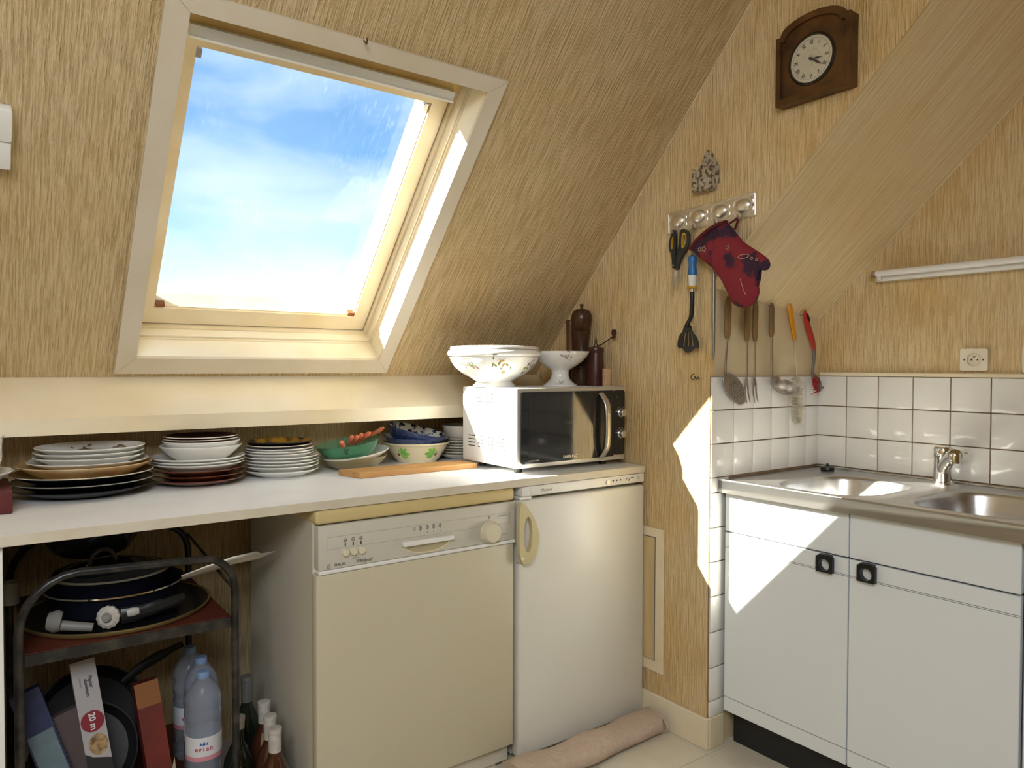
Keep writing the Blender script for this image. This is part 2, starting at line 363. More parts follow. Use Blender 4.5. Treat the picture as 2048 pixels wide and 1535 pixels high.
# baseboards
struct('baseboard_right', B().box(X1-.013, X1, YC-.013, 2.44, 0, .1, .002, 1), m_cream, 'cream skirting board beside the fridge')
struct('baseboard_return', B().box(X1, 1.958, YC-.013, YC, 0, .1, .002, 1), m_cream, 'cream skirting end under the wall tiles')
m_caulk = M('pale_joint_filler', (.74, .64, .46), .8, col2=(.60, .48, .28), scale=40)
pA, pB = Vector((X1-.0005, 2.16, 1.46)), Vector((X1-.0005, 1.22, 2.478))
struct('trim_4', B().tube([Vector((X1-.001, O_S.y-CA*v, O_S.z+SA*v-.001))[:] for v in (.2, .6, 1.0, 1.4, VT)], .0022, 6), m_caulk, 'pale filled joint between sloping ceiling and clock wall')
struct('trim_5', B().tube([(X2-.001, YC-.001, 1.399), (X2-.001, (YC+y2e)/2, (1.4+ZC)/2-.001), (X2-.001, y2e, ZC)], .002, 6), m_caulk, 'pale filled joint between soffit and sink wall')
# thin vertical wallpaper seam
struct('trim_2', B().box(X1-.0012, X1, 1.5155, 1.5170, 1.905, 2.14), M('seam_shadow', (.40, .26, .11), .8), 'dark thin wallpaper seam above the pewter pocket')

# wall tiles: cross face of the recess
def tile_mesh(w, h, ax):
    b = B(); t = .006; g = .0016
    if ax == 'y': b.box(-w/2+g, w/2-g, -t, 0, -h/2+g, h/2-g, .0016, 2)
    else: b.box(-t, 0, -w/2+g, w/2-g, -h/2+g, h/2-g, .0016, 2)
    return b.mesh('tile', m_tile, 40)
rows = [.869, .9770, 1.0845, 1.192]
cols = [1.8895, 2.000, 2.103, 2.206, 2.309, 2.4125, 2.497]
gb = part('grout', B().box(X1+.001, X2, YC-.003, YC-.0001, .1, 1.192), m_grout, wret, 'brown grout joints')
CY = {}
def put_tile(w, h, ax, loc, par):
    k = (round(w, 4), round(h, 4), ax)
    if k not in CY: CY[k] = tile_mesh(w, h, ax)
    link('tile', CY[k], par, loc)
for j in range(3):
    for i in range(6): put_tile(cols[i+1]-cols[i], rows[j+1]-rows[j], 'y', ((cols[i]+cols[i+1])/2, YC-.003, (rows[j]+rows[j+1])/2), wret)
low = [.1, .152, .259, .373, .488, .599, .709, .821, .869]
for j in range(8): put_tile(.0895, low[j+1]-low[j], 'y', (1.8895+.0448, YC-.003, (low[j]+low[j+1])/2), wret)
ycol = [YC-.004, 1.402, 1.289, 1.1745, 1.059, .944]+[.944-.115*k for k in range(1, 9)]
part('grout', B().box(X2-.003, X2-.0001, ycol[-1], YC-.003, .85, 1.192), m_grout, wsk, 'brown grout joints')
for j in range(3):
    for i in range(len(ycol)-1): put_tile(ycol[i]-ycol[i+1], rows[j+1]-rows[j], 'x', (X2-.003, (ycol[i]+ycol[i+1])/2, (rows[j]+rows[j+1])/2), wsk)
struct('trim_3', B().box(X2-.016, X2, .02, 1.503, 1.1925, 1.205, .002, 1), m_cream, 'cream strip capping the sink wall tiles')

# access hatch low in the side wall
dh = struct('door_1', B().box(X1-.006, X1, 1.70, 1.86, .175, .67, .0015, 1), m_cream, 'small cream access hatch frame beside the fridge')
part('panel', B().box(X1-.0085, X1-.006, 1.738, 1.86, .215, .637, .001, 1), M('hatch_panel', (.62, .48, .26), .5, col2=(.50, .36, .16), scale=6, stretch=(1, 6, .6)), dh, 'slightly darker hatch panel')
part('shadow_gap', B().box(X1-.0063, X1-.0058, 1.7355, 1.86, .213, .640), m_groove, dh, 'dark gap around the panel')

# ------------------------------------------------------------------ skylight
win = struct('window_1', B().prism([(HX0, HV0), (HX1, HV0), (HX1, HV0+.02), (HX0, HV0+.02)], FS, 0, -.222), m_reveal, 'open-sky roof window with cream wooden sash')
def sbox(nm, u0, u1, v0, v1, d0, d1, mat, par=None, label=None):
    return part(nm, B().prism([(u0, v0), (u1, v0), (u1, v1), (u0, v1)], FS, d0, d1), mat, par or win, label, 0)
sbox('reveal', HX0, .382, .053, 1.04, 0, -.222, m_reveal)
sbox('reveal', 1.145, HX1, .053, 1.04, 0, -.222, m_reveal)
sbox('reveal', HX0, HX1, 1.04, HV1, 0, -.222, m_reveal)
a0, a1, c0, c1 = .331, 1.193, -.008, 1.083; i0, i1, k0, k1 = .382, 1.145, .053, 1.040
for pl in ([(a0, c0), (a1, c0), (i1, k0), (i0, k0)], [(a1, c0), (a1, c1), (i1, k1), (i1, k0)], [(a1, c1), (a0, c1), (i0, k1), (i1, k1)], [(a0, c1), (a0, c0), (i0, k0), (i0, k1)]):
    cxm = sum(p[0] for p in pl)/4; cym = sum(p[1] for p in pl)/4
    part('casing_board', B().prism([(p[0]+(cxm-p[0])*.0012, p[1]+(cym-p[1])*.0012) for p in pl], FS, .011, 0), m_casing, win, 'flat beige casing board', 0)
# fixed frame behind the reveal, then the sash with its deep glazing rebate
def ring(nm, u0, u1, v0, v1, w, d0, d1, mat, label=None, wb=None, wt=None, wl=None):
    wb = wb or w; wt = wt or w; wl = wl or w
    sbox(nm, u0, u0+wl, v0, v1, d0, d1, mat, None, label); sbox(nm, u1-w, u1, v0, v1, d0, d1, mat, None, label)
    sbox(nm, u0+wl, u1-w, v0, v0+wb, d0, d1, mat, None, label); sbox(nm, u0+wl, u1-w, v1-wt, v1, d0, d1, mat, None, label)
for q0, q1 in (((1.1445, .053), (1.1445, 1.04)), ((.3825, .0535), (1.1445, .0535))):
    part('bead', B().tube([FS(q0[0], q0[1], -.078), FS(q1[0], q1[1], -.078)], .0045, 10), m_cream, win, 'rounded frame bead')
ring('frame_bar', .382, 1.145, .053, 1.04, .010, -.082, -.222, m_reveal, 'white fixed frame', .010)
ring('frame_bar', .392, 1.135, .063, 1.03, .009, -.112, -.222, m_cream, 'cream fixed frame', .006)
s0, s1, t0, t1 = .403, 1.123, .073, .992
si0, si1, ti0, ti1 = .437, 1.074, .130, .922
for u0, u1, v0, v1, d1 in ((s0, si0, t0, t1, -.150), (si1, s1, t0, t1, -.214), (si0, si1, t0, ti0, -.214), (si0, si1, ti1, t1, -.214)):
    sbox('sash_rail', u0, u1, v0, v1, -.128, d1, m_sash, None, 'cream wooden sash')
ring('sash_lip', si0, si1, ti0, ti1, .003, -.136, -.146, m_sash, 'fine glazing lip')
sbox('sash_rail', .398, 1.105, .990, 1.036, -.062, -.110, M('stained_top_rail', (.62, .45, .17), .4, col2=(.38, .23, .07), scale=9, amt=.8), None, 'stained yellow top rail')
vb = sbox('vent_bar', .398, 1.084, .974, .998, -.046, -.060, M('vent_bar_metal', (.62, .62, .60), .4, metal=.3), None, 'pale grey metal ventilation bar')
sbox('vent_bar_lip', .398, 1.084, .969, .974, -.042, -.064, m_whitepl, vb, 'white lower lip')
for u in (.438, 1.058):
    sbox('catch', u, u+.014, .893, .915, -.134, -.150, m_tool, None, 'small dull metal catch')
    sbox('catch', u+.004-.012*(u > .5), u+.029-.012*(u > .5), .132, .143, -.132, -.150, M('rust', (.25, .09, .03), .8), None, 'rusty brown catch')
# pane: thin glass with dried rain marks
def glass_mat():
    mt, t, b = principled('rain_marked_window_glass'); N = t.nodes; Lk = t.links; N.remove(b)
    tr = N.new('ShaderNodeBsdfTransparent'); tr.inputs[0].default_value = (.97, .985, .98, 1)
    gl = N.new('ShaderNodeBsdfGlossy'); gl.inputs['Roughness'].default_value = .03
    df = N.new('ShaderNodeBsdfTranslucent'); df.inputs[0].default_value = (.9, .93, .95, 1)
    fr_ = N.new('ShaderNodeFresnel'); fr_.inputs[0].default_value = 1.2
    m1 = N.new('ShaderNodeMixShader'); Lk.new(fr_.outputs[0], m1.inputs[0]); Lk.new(tr.outputs[0], m1.inputs[1]); Lk.new(gl.outputs[0], m1.inputs[2])
    g = N.new('ShaderNodeTexCoord')
    def nse(scale, vec, det, dist=0):
        mpn = N.new('ShaderNodeMapping'); mpn.inputs['Scale'].default_value = vec; Lk.new(g.outputs['Object'], mpn.inputs[0])
        n = N.new('ShaderNodeTexNoise'); n.inputs['Scale'].default_value = scale; n.inputs['Detail'].default_value = det; n.inputs['Distortion'].default_value = dist; Lk.new(mpn.outputs[0], n.inputs['Vector']); return n.outputs['Fac']
    def ramp(x, a, b_, top):
        r = N.new('ShaderNodeValToRGB'); r.color_ramp.elements[0].position = a; r.color_ramp.elements[1].position = b_; r.color_ramp.elements[1].color = (top, top, top, 1); Lk.new(x, r.inputs[0]); return r.outputs[0]
    def op(o, x, y):
        k = N.new('ShaderNodeMath'); k.operation = o; Lk.new(x, k.inputs[0]); Lk.new(y, k.inputs[1]); return k.outputs[0]
    streak = op('MULTIPLY', ramp(nse(1, (150, 26, 26), 4, .4), .54, .70, 1), ramp(nse(3.2, (1, 1, 1), 3), .50, .66, .018))
    film = ramp(nse(2.0, (1, 1, 1), 4), .38, .75, .014)
    tot = op('ADD', streak, film)
    m2 = N.new('ShaderNodeMixShader'); Lk.new(tot, m2.inputs[0]); Lk.new(m1.outputs[0], m2.inputs[1]); Lk.new(df.outputs[0], m2.inputs[2])
    Lk.new(m2.outputs[0], N['Material Output'].inputs[0]); return mt
sbox('pane', .414, si1, ti0, ti1, -.203, -.206, glass_mat(), None, 'rain-marked window pane')
# outside: frame cladding around the sash
m_clad = M('weathered_outer_cladding', (.70, .68, .64), .55, col2=(.50, .48, .45), scale=30, amt=.8, stretch=(3, 1, 1))
for u0, u1, v0, v1 in ((.36, .404, .05, 1.05), (1.078, 1.17, .05, 1.05), (.404, 1.078, .05, .125), (.404, 1.078, .927, 1.05)):
    sbox('outer_cladding', u0, u1, v0, v1, -.222, -.235, m_clad, None, 'weathered outer cladding')
sbox('rail_strip', .412, 1.10, .945, .952, -.122, -.128, m_sash, None, 'thin rail moulding')
nb = B().tube([FS(.765, 1.083, .010), FS(.765, 1.083, .032)], .0016, 8).tube([FS(.765, 1.083, .032), FS(.762, 1.098, .034)], .0022, 8)
solo('nail', nb, M('rusty_iron', (.10, .045, .02), .7), 'small rusty nail bent out of the skylight top casing', 'nail')

# ================================================================== WORKTOP AND APPLIANCES
YF = 1.784
wt = thing('worktop', (.95, YF, .857), 'long white worktop with cream front edge under the skylight', 'worktop')
part('board', B().box(.0-.6, 1.879, YF+.002, YB-.002, .857, .880), m_worktop, wt, None, 0)
part('edge_band', B().box(-.6, 1.879, YF, YF+.002, .857, .880, .0006, 1), m_edge, wt, 'cream edge band', 0)
sp = thing('side_panel', (.03, 2.1, 0), 'white upright panel carrying the worktop at the left picture edge', 'panel')
part('board', B().box(.018, .046, YF+.02, YB-.002, 0, .8565, .0008, 1), m_whitepl, sp)

# ---- dishwasher
dw = thing('dishwasher', (1.0, 1.80, 0), 'aged cream dishwasher with control panel, next to the fridge', 'dishwasher')
x0, x1 = .694, 1.314
part('body', B().box(x0+.002, x1-.002, YF+.026, 2.325, .02, .826), m_dwside, dw)
part('top', B().box(x0, x1+.003, YF-.002, 2.335, .8195, .8555, .009, 3), m_dwtop, dw, 'yellowed cream top')
pn = part('control_panel', B().box(x0+.006, x1+.002, YF-.004, YF+.03, .703, .8165, .003, 2), m_dwpanel, dw, 'light grey control panel')
part('trim', B().box(x0+.006, x1+.002, YF-.007, YF+.03, .6925, .7025, .002, 1), m_whitepl, dw)
dr = part('door', B().box(x0, x1-.002, YF-.004, YF+.028, .078, .6915, .004, 2), m_dw, dw, 'cream enamel door')
part('kick_plate', B().box(x0+.01, x1-.04, YF+.035, YF+.05, .0, .09), m_dw, dw)
part('latch_slot', B().box(x1-.056, x1-.048, YF+.0335, YF+.036, .045, .058), m_black, dw)
YP = YF-.0042
for x, nmx in ((.772, 0), (.794, 1), (.816, 2)):
    part('button', B().lathe([(0, 0), (.0098, 0), (.0098, .007), (.0085, .009), (0, .0095)], seg=24, T=Matrix.Translation((x, YP, .742)) @ Matrix.Rotation(PI/2, 4, 'X')), M('pale_cream_plastic', (.66, .60, .44), .4), pn, 'round cream push button')
    part('mark', B().box(x-.0016, x+.0016, YP-.0004, YP, .757, .7665), m_dark, pn)
    part('symbol', B().tube([(x+.0042*math.cos(a*PI/6), YP, .7735+.0042*math.sin(a*PI/6)) for a in range(12)], .0006, 6, True).box(x-.003, x+.003, YP-.0005, YP, .7725, .7738), m_dark, pn)
for i, x in enumerate((.973, .992, 1.014, 1.034, 1.055)):
    bb = B().tube([(x+.0042*math.cos(a*PI/5), YP, .7765+.0055*math.sin(a*PI/5)) for a in range(10)], .0006, 6, True)
    bb.box(x-.0006, x+.0006, YP-.0005, YP, .770, .783)
    part('symbol', bb, m_greyp if i == 0 else m_dark, pn)
    if i: text('numeral', '-  3 4 5'.split()[min(i, 3)] if i > 1 else '-', .008, (x, YP-.0003, .7625), ROTY, m_dark, pn)
# printed outline
for bx in ((.725, 1.297, .7855, .7860), (.725, 1.297, .7540, .7545), (.725, .7255, .754, .786), (1.2965, 1.297, .754, .786)):
    part('printed_line', B().box(bx[0], bx[1], YP-.0003, YP, bx[2], bx[3]), m_greyp, pn)
gr = flat('door_grip', [[(.935+.157*i/16, .7315) for i in range(17)]+[(1.014+.068*math.cos(PI*k/20), .7315-.0215*math.sin(PI*k/20)) for k in range(21)]], FY(YP), .0006, -.001, M('grip_shadow', (.44, .38, .23), .5), pn, 'scooped door grip')
part('grip_bar', B().box(.934, 1.093, YP-.016, YP, .7335, .7475, .004, 2), m_whitepl, pn, 'pale grip bar')
part('grip_lip', B().tube([(1.014+.070*math.cos(PI*k/20), YP, .7315-.0235*math.sin(PI*k/20)) for k in range(21)], .0018, 8), m_cream, pn)
kn = part('dial', B().lathe([(0, 0), (.032, 0), (.033, .004), (.031, .006), (.029, .022), (.026, .026), (0, .0265)], seg=40, T=Matrix.Translation((1.222, YP, .737)) @ Matrix.Rotation(PI/2, 4, 'X')), M('pale_cream_plastic', (.66, .60, .44)), pn, 'large round cream programme dial')
text('lettering', 'PHILIPS', .0095, (.758, YP-.0003, .7125), ROTY, m_dark, pn, 'dark maker lettering', bold=.0002)
part('emblem', B().tube([(.727+.0042*math.cos(PI+a*PI/8), YP, .7125+.006*math.sin(PI+a*PI/8)) for a in range(9)], .0006, 6, False).box(.7228, .7312, YP-.0004, YP, .7125, .7133).box(.7228, .7312, YP-.0004, YP, .7165, .7173), m_dark, pn)
part('printed_line', B().box(.7822, .7827, YP-.0003, YP, .708, .718), m_greyp, pn)
text('lettering', 'Whirlpool', .0135, (.824, YP-.0003, .7135), ROTY, m_dark, pn, 'dark slanted maker lettering', shear=.25, squash=.82, bold=.0002)
text('lettering', 'COMBI 8', .0045, (.8, YP-.0003, .7235), ROTY, m_dark, pn)
text('lettering', 'P', .012, (1.222, YP-.0003, .7775), ROTY, m_dark, pn)
text('lettering', 'AUTOMATIC 15', .0055, (1.272, YP-.0003, .779), ROTY, m_dark, pn)
part('printed_line', B().box(1.262, 1.288, YP-.0003, YP, .7225, .7231), m_dark, pn)

# ---- fridge
fr = thing('fridge', (1.61, 1.80, 0), 'white under-counter fridge with a yellowed ring handle', 'fridge')
x0, x1 = 1.334, 1.879
part('body', B().box(x0+.004, x1-.003, YF+.045, 2.36, .02, .852), m_fridge, fr)
tp = part('top_panel', B().box(x0+.012, x1-.004, YF-.001, YF+.06, .825, .8555, .004, 2), m_whitepl, fr, 'white control strip')
part('inlay', B().box(1.378, x1-.016, YF-.0022, YF, .8285, .8510), m_fridge, tp)
fd = part('door', B().box(x0, x1-.002, YF-.002, YF+.042, .022, .8145, .010, 3), m_fridge, fr, 'white enamel door')
part('hinge', B().box(x0+.004, x0+.05, YF+.0, YF+.04, .8155, .8245, .002, 1), m_whitepl, fr)
for x in (x0+.05, x1-.05): part('foot', B().lathe([(0, 0), (.018, 0), (.018, .022), (0, .022)], (x, YF+.05, 0), 16), m_black, fr)
ol = smoothpoly([(1.317, .812), (1.334, .814), (1.350, .795), (1.372, .765), (1.388, .73), (1.392, .70), (1.386, .668), (1.370, .640), (1.358, .626), (1.317, .628)], 2)
flat('handle', [ol, ell(1.350, .715, .0165, .054, 28)], FY(YF), .026, .010, m_yplast, fd, 'yellowed flat ring handle')
part('handle_mount', B().box(1.3235, 1.340, YF-.011, YF-.001, .63, .81, .002, 1), m_yplast, fd)
part('screw', B().lathe([(0, 0), (.005, 0), (.004, .003), (0, .003)], seg=14, T=Matrix.Translation((1.328, YF-.026, .645)) @ Matrix.Rotation(PI/2, 4, 'X')), m_whitepl, fd)
text('lettering', 'Whirlpool', .014, (1.437, YF-.0026, .8395), ROTY, m_dark, tp, 'dark maker lettering', shear=.25, squash=.8)
dl = part('thermostat_dial', B().lathe([(0, 0), (.009, 0), (.008, .004), (0, .004)], seg=18, T=Matrix.Translation((1.700, YF-.0022, .8385)) @ Matrix.Rotation(PI/2, 4, 'X')), m_silver, tp)
for x in (1.725, 1.742, 1.759): part('indicator', B().lathe([(0, 0), (.0028, 0), (.0022, .002), (0, .002)], seg=12, T=Matrix.Translation((x, YF-.0022, .842)) @ Matrix.Rotation(PI/2, 4, 'X')), m_dark, tp)
part('emblem', B().tube(arc([(1.782, YF-.0024, .838), (1.792, YF-.0024, .846), (1.796, YF-.0024, .836), (1.805, YF-.0024, .844), (1.822, YF-.0024, .845)], 5), .0011, 6), m_dark, tp)
text('lettering', '*', .02, (1.845, YF-.0026, .838), ROTY, m_dark, tp)

# ---- microwave
MX0, MX1, MY, MYB, MZ0, MZ1 = 1.375, 1.846, 1.85, 2.168, .900, 1.1535
mw = thing('microwave', (1.61, 2.0, .88), 'white microwave oven with black glass door and silver handle', 'microwave')
mb = part('body', B().box(MX0, MX1, MY+.02, MYB, MZ0, MZ1, .005, 2), m_mw, mw, 'white painted case')
for x in (MX0+.05, MX1-.05):
    for y in (MY+.06, MYB-.05): part('foot', B().lathe([(0, 0), (.013, 0), (.014, .0205), (0, .0205)], (x, y, .88), 16), m_black, mw)
part('front_frame', B().box(MX0, MX1, MY, MY+.0195, MZ0, MZ1, .004, 2), m_silver, mw, 'silver front frame')
def rrect(u0, u1, v0, v1, r, n=6):
    o = []
    for cx, cy, a0 in ((u1-r, v1-r, 0), (u0+r, v1-r, PI/2), (u0+r, v0+r, PI), (u1-r, v0+r, 1.5*PI)):
        for k in range(n+1): a = a0+PI/2*k/n; o.append((cx+r*math.cos(a), cy+r*math.sin(a)))
    return o
md = flat('door', [rrect(MX0+.011, MX1-.057, MZ0+.014, MZ1-.012, .010)], FY(MY), .006, -.004, m_glassblk, mw, 'black glass door')
cp = flat('control_panel', [rrect(MX1-.056, MX1-.008, MZ0+.018, MZ1-.012, .008)], FY(MY), .006, -.004, m_glassblk, mw, 'black control panel')
flat('door_window', [rrect(1.415, 1.675, MZ0+.030, MZ1-.028, .006)], FY(MY), .0064, .006, M('door_window_mesh', (.016, .016, .016), .09, coat=.3), md, 'black meshed door window')
hp = [(1.728, MY-.005, 1.132), (1.730, MY-.020, 1.116), (1.732, MY-.034, 1.088), (1.733, MY-.037, 1.022), (1.732, MY-.034, .956), (1.730, MY-.020, .928), (1.728, MY-.005, .912)]
part('handle', B().tube(arc(hp, 6), .0042, 12, flat=((1, 0, 0), 2.9)), M('handle_silver', (.50, .46, .39), .36, metal=.8), md, 'bowed flat silver handle')
flat('grip_recess', [ell(1.716, 1.022, .026, .098, 28, 2.4)], FY(MY), .0066, .006, m_black, md, 'black grip recess')
for z in (1.063, .990):
    k_ = part('knob', B().lathe([(0, 0), (.0155, 0), (.0155, .004), (.0135, .006), (.0125, .017), (.011, .0185), (0, .0187)], seg=32, T=Matrix.Translation((1.820, MY-.006, z)) @ Matrix.Rotation(PI/2, 4, 'X')), M('brushed_knob', (.66, .62, .57), .3, metal=.9), cp, 'round silver knob')
    part('printed_scale', B().tube([(1.820+.021*math.cos(a), MY-.0065, z+.021*math.sin(a)) for a in [PI*.15+PI*.7*k/10 for k in range(11)]], .0006, 6), m_greyp, cp)
text('lettering', 'SAMSUNG', .0135, (1.553+.035, MY-.0075, .927), ROTY, M('silver_print', (.55, .52, .45), .4, metal=.3), md, 'silver maker lettering', bold=.0003)
text('lettering', 'ceramic inside', .0075, (1.438, MY-.0065, .9235), ROTY, M('silver_print', (.5, .5, .5)), md, 'small pale lettering')
text('lettering', 'T', .010, (1.800, MY-.0065, 1.117), ROTY, M('blue_print', (.12, .2, .5), .5), cp)
part('seam', B().box(1.7855, 1.7862, MY-.0004, MY+.0006, MZ1-.012, MZ1), m_dark, mw)
slot = {}
def vslot(y, z, l, nm='vent_slot'):
    if l not in slot: slot[l] = B().box(-.0009, .0002, -l/2, l/2, -.0016, .0016, .0006, 1).mesh('vent_slot', m_dark, 0)
    og = ORG[mb.name]; link(nm, slot[l], mb, (MX0-og.x, y-og.y, z-og.z))
for c in range(4):
    for r in range(3):
        if not (r == 0 and c < 2): vslot(2.118-.058*c, 1.131-.013*r, .042)
    for r in range(4): vslot(2.108-.058*c, .988-.0115*r, .042)

# ================================================================== SINK UNIT
XF = 1.945
cb = thing('sink_cabinet', (2.2, 1.08, 0), 'white two-door sink cabinet with black square handles', 'cabinet')
for q_ in ((XF+.020, X2-.004, .668, .686, .125, .820), (XF+.020, X2-.004, 1.479, 1.497, .125, .820), (XF+.020, X2-.004, .686, 1.479, .125, .143), (X2-.010, X2-.004, .686, 1.479, .143, .820)): part('carcass_panel', B().box(*q_), m_cab, cb)
part('plinth', B().box(2.0, 2.02, .668, 1.497, 0, .118), m_plinth, cb, 'black recessed plinth')
def front(y0, y1, hy):
    f = part('drawer_front', B().box(XF, XF+.018, y0, y1, .6985, .8205, .0015, 1), m_cab, cb, 'white blank drawer front')
    d = part('door', B().box(XF, XF+.018, y0, y1, .118, .6935, .0015, 1), m_cab, cb, 'white laminate door')
    for z in (.6445, .6485): part('inlay_line', B().box(XF-.0003, XF+.001, y0, y1, z, z+.0011), m_groove, d)
    part('inlay_line', B().box(XF-.0003, XF+.001, y0, y1, .1630, .1655), M('grey_line', (.33, .33, .34), .5), d)
    h = flat('handle', [rrect(hy-.025, hy+.025, .645, .690, .003, 3), ell(hy, .6665, .0165, .0165, 28)], FX(XF), .017, .006, m_black, d, 'black square handle with a round hole')
    part('handle_tab', B().box(XF-.017, XF+.001, hy-.018, hy+.018, .6885, .6945, .001, 1), m_black, d)
    flat('finger_ring', [ell(hy, .6665, .0195, .0195, 28), ell(hy, .6665, .0165, .0165, 28)], FX(XF), .006, .0003, m_black, d)
front(1.0845, 1.496, 1.146); front(.6685, 1.0805, 1.0255)
c2 = thing('base_cabinet', (2.2, .36, 0), 'white cabinet front cut off by the right picture edge', 'cabinet')
part('carcass', B().box(XF+.020, X2-.004, .06, .660, .125, .821), m_cab, c2)
part('door', B().box(XF, XF+.018, .06, .660, .118, .8205, .0015, 1), m_cab, c2)
part('plinth', B().box(2.0, 2.02, .06, .660, 0, .118), m_plinth, c2)
part('dark_gap_backing', B().box(XF+.0185, XF+.0198, .668, 1.497, .125, .820), m_plinth, cb)  # unseen black sheet added to keep the gaps between the fronts dark
# stainless top with two bowls
ZS = .862
sk = thing('kitchen_sink', (2.2, .9, .822), 'stainless steel sink top with two rounded bowls', 'sink')
SX0, SX1 = 1.922, X2-.0095
def sq(cx, cy, rx, ry, a, p=3.2):
    c, s_ = math.cos(a), math.sin(a)
    return cx+rx*math.copysign(abs(c)**(2/p), c), cy+ry*math.copysign(abs(s_)**(2/p), s_)
b = B(); NS = 64
def cell(y0, y1, cx, cy, rx, ry, depth):
    rings = [(1.0, 1.0, 0), (.985, .985, -.003), (.965, .965, -.012), (.93, .93, -depth*.6), (.86, .86, -depth*.93), (.70, .70, -depth), (.12, .12, -depth-.004), (.11, .11, -depth-.010)]
    vs_ = []; fs = []
    corner = [math.atan2(y-cy, x-cx) % (2*PI) for x, y in ((SX1, y1), (SX0, y1), (SX0, y0), (SX1, y0))]
    angs = sorted([2*PI*k/NS+.001 for k in range(NS)]+corner); n = len(angs)
    for a in angs:
        c, s_ = math.cos(a), math.sin(a); t = 1e9
        if abs(c) > 1e-9: t = min(t, ((SX1 if c > 0 else SX0)-cx)/c)
        if abs(s_) > 1e-9: t = min(t, ((y1 if s_ > 0 else y0)-cy)/s_)
        vs_.append((cx+t*c, cy+t*s_, ZS))
    for fx, fy, dz in [(1.05, 1.05, 0), (1.03, 1.03, .0015)]+rings:
        for a in angs: x, y = sq(cx, cy, rx*fx, ry*fy, a); vs_.append((x, y, ZS+dz))
    R_ = 3+len(rings)
    for r in range(R_-1):
        for k in range(n):
            l = (k+1) % n; fs.append((r*n+k, r*n+l, (r+1)*n+l, (r+1)*n+k))
    fs.append(tuple((R_-1)*n+k for k in range(n)))
    b.add(vs_, fs)
cell(1.018, 1.512, 2.150, 1.213, .188, .152, .145)
cell(.60, 1.018, 2.168, .818, .188, .158, .155)
b.add([(SX0, .10, ZS), (SX1, .10, ZS), (SX1, .60, ZS), (SX0, .60, ZS)], [(0, 1, 2, 3)])
b.add([(SX0, .10, ZS), (SX0, 1.512, ZS), (SX0, .10, .8225), (SX0, 1.512, .8225), (SX0+.02, .10, .8225), (SX0+.02, 1.512, .8225)], [(0, 2, 3, 1), (2, 4, 5, 3)])
b.add([(SX0, 1.512, ZS), (SX1, 1.512, ZS), (SX1, 1.512, .823), (SX0, 1.512, .823)], [(0, 1, 2, 3)])
b.add([(SX0, .10, ZS), (SX1, .10, ZS), (SX1, .10, .823), (SX0, .10, .823)], [(3, 2, 1, 0)])
part('top', b, m_steel, sk, None, 40)
part('front_rim', B().tube([(SX0+.002, .10, ZS+.0005), (SX0+.002, 1.512, ZS+.0005)], .0032, 10), m_steel, sk)
part('back_rim', B().box(SX1-.012, SX1, .10, 1.512, ZS-.001, ZS+.006, .002, 1), m_steel, sk)
for cx, cy, dz in ((2.150, 1.213, .149), (2.168, .818, .159)):
    part('drain', B().lathe([(0, .002), (.02, .002), (.024, .004), (.024, 0), (0, 0)], (cx, cy, ZS-dz-.004), 24), m_chrome, sk)
# tap
tp_ = thing('tap', (2.418, 1.047, ZS), 'chrome mixer tap behind the sink bowls', 'tap')
TX, TY = 2.418, 1.047
part('body', B().lathe([(0, 0), (.029, 0), (.029, .007), (.0255, .009), (.0245, .082), (.0265, .085), (.0265, .112), (.023, .117), (0, .118)], (TX, TY, ZS), 36), m_chrome, tp_)
part('spout', B().tube(arc([(TX-.012, TY-.008, ZS+.050), (TX-.050, TY-.036, ZS+.080), (TX-.090, TY-.066, ZS+.100), (TX-.108, TY-.080, ZS+.104)], 5), [.019]*16, 16), m_chrome, tp_, 'chrome spout')
part('nozzle', B().lathe([(0, 0), (.0165, 0), (.0175, .024), (.015, .030), (0, .030)], (TX-.106, TY-.078, ZS+.082), 24), m_chrome, tp_)
part('lever', B().tube(arc([(TX-.004, TY-.018, ZS+.110), (TX-.008, TY-.045, ZS+.108), (TX-.012, TY-.078, ZS+.104)], 4), [.008, .008, .008, .007, .006, .006, .007, .008, .007], 10, flat=((0, 0, 1), .6)), m_chrome, tp_, 'short chrome lever')
pg = thing('sink_plug', (2.417, 1.427, ZS), 'black rubber plug lying on the sink top by the tiled corner', 'plug')
part('disc', B().lathe([(0, 0), (.021, 0), (.024, .004), (.022, .013), (0, .014)], (2.417, 1.427, ZS), 28), m_black, pg)
part('knob', B().lathe([(0, 0), (.004, 0), (.0045, .010), (0, .012)], (2.417, 1.427, ZS+.013), 12), m_black, pg)

# ================================================================== WALL THINGS, SINK SIDE
tu = thing('fluorescent_lamp', (X2, .65, 1.50), 'bare white fluorescent tube lamp on the wall above the sink', 'lamp')
part('batten', B().box(X2-.030, X2, .05, 1.292, 1.512, 1.534, .003, 2), m_whitepl, tu, 'white batten')
part('tube', B().tube([(X2-.043, .06, 1.5365), (X2-.043, 1.283, 1.5365)], .0105, 18), M('opal_tube_glass', (.82, .81, .78), .2), tu, 'switched-off white tube')
part('end_cap', B().tube([(X2-.043, 1.283, 1.5365), (X2-.043, 1.298, 1.5365)], .0110, 18), M('brown_end_cap', (.42, .34, .24), .5, col2=(.15, .07, .02), scale=60), tu, 'brown stained end cap')
part('pin', B().tube([(X2-.043, 1.297, 1.5325), (X2-.043, 1.306, 1.5325)], .0012, 6).tube([(X2-.043, 1.297, 1.5405), (X2-.043, 1.306, 1.5405)], .0012, 6), m_tool, tu)
part('lamp_holder', B().box(X2-.045, X2, 1.268, 1.281, 1.514, 1.530, .002, 1), m_whitepl, tu)
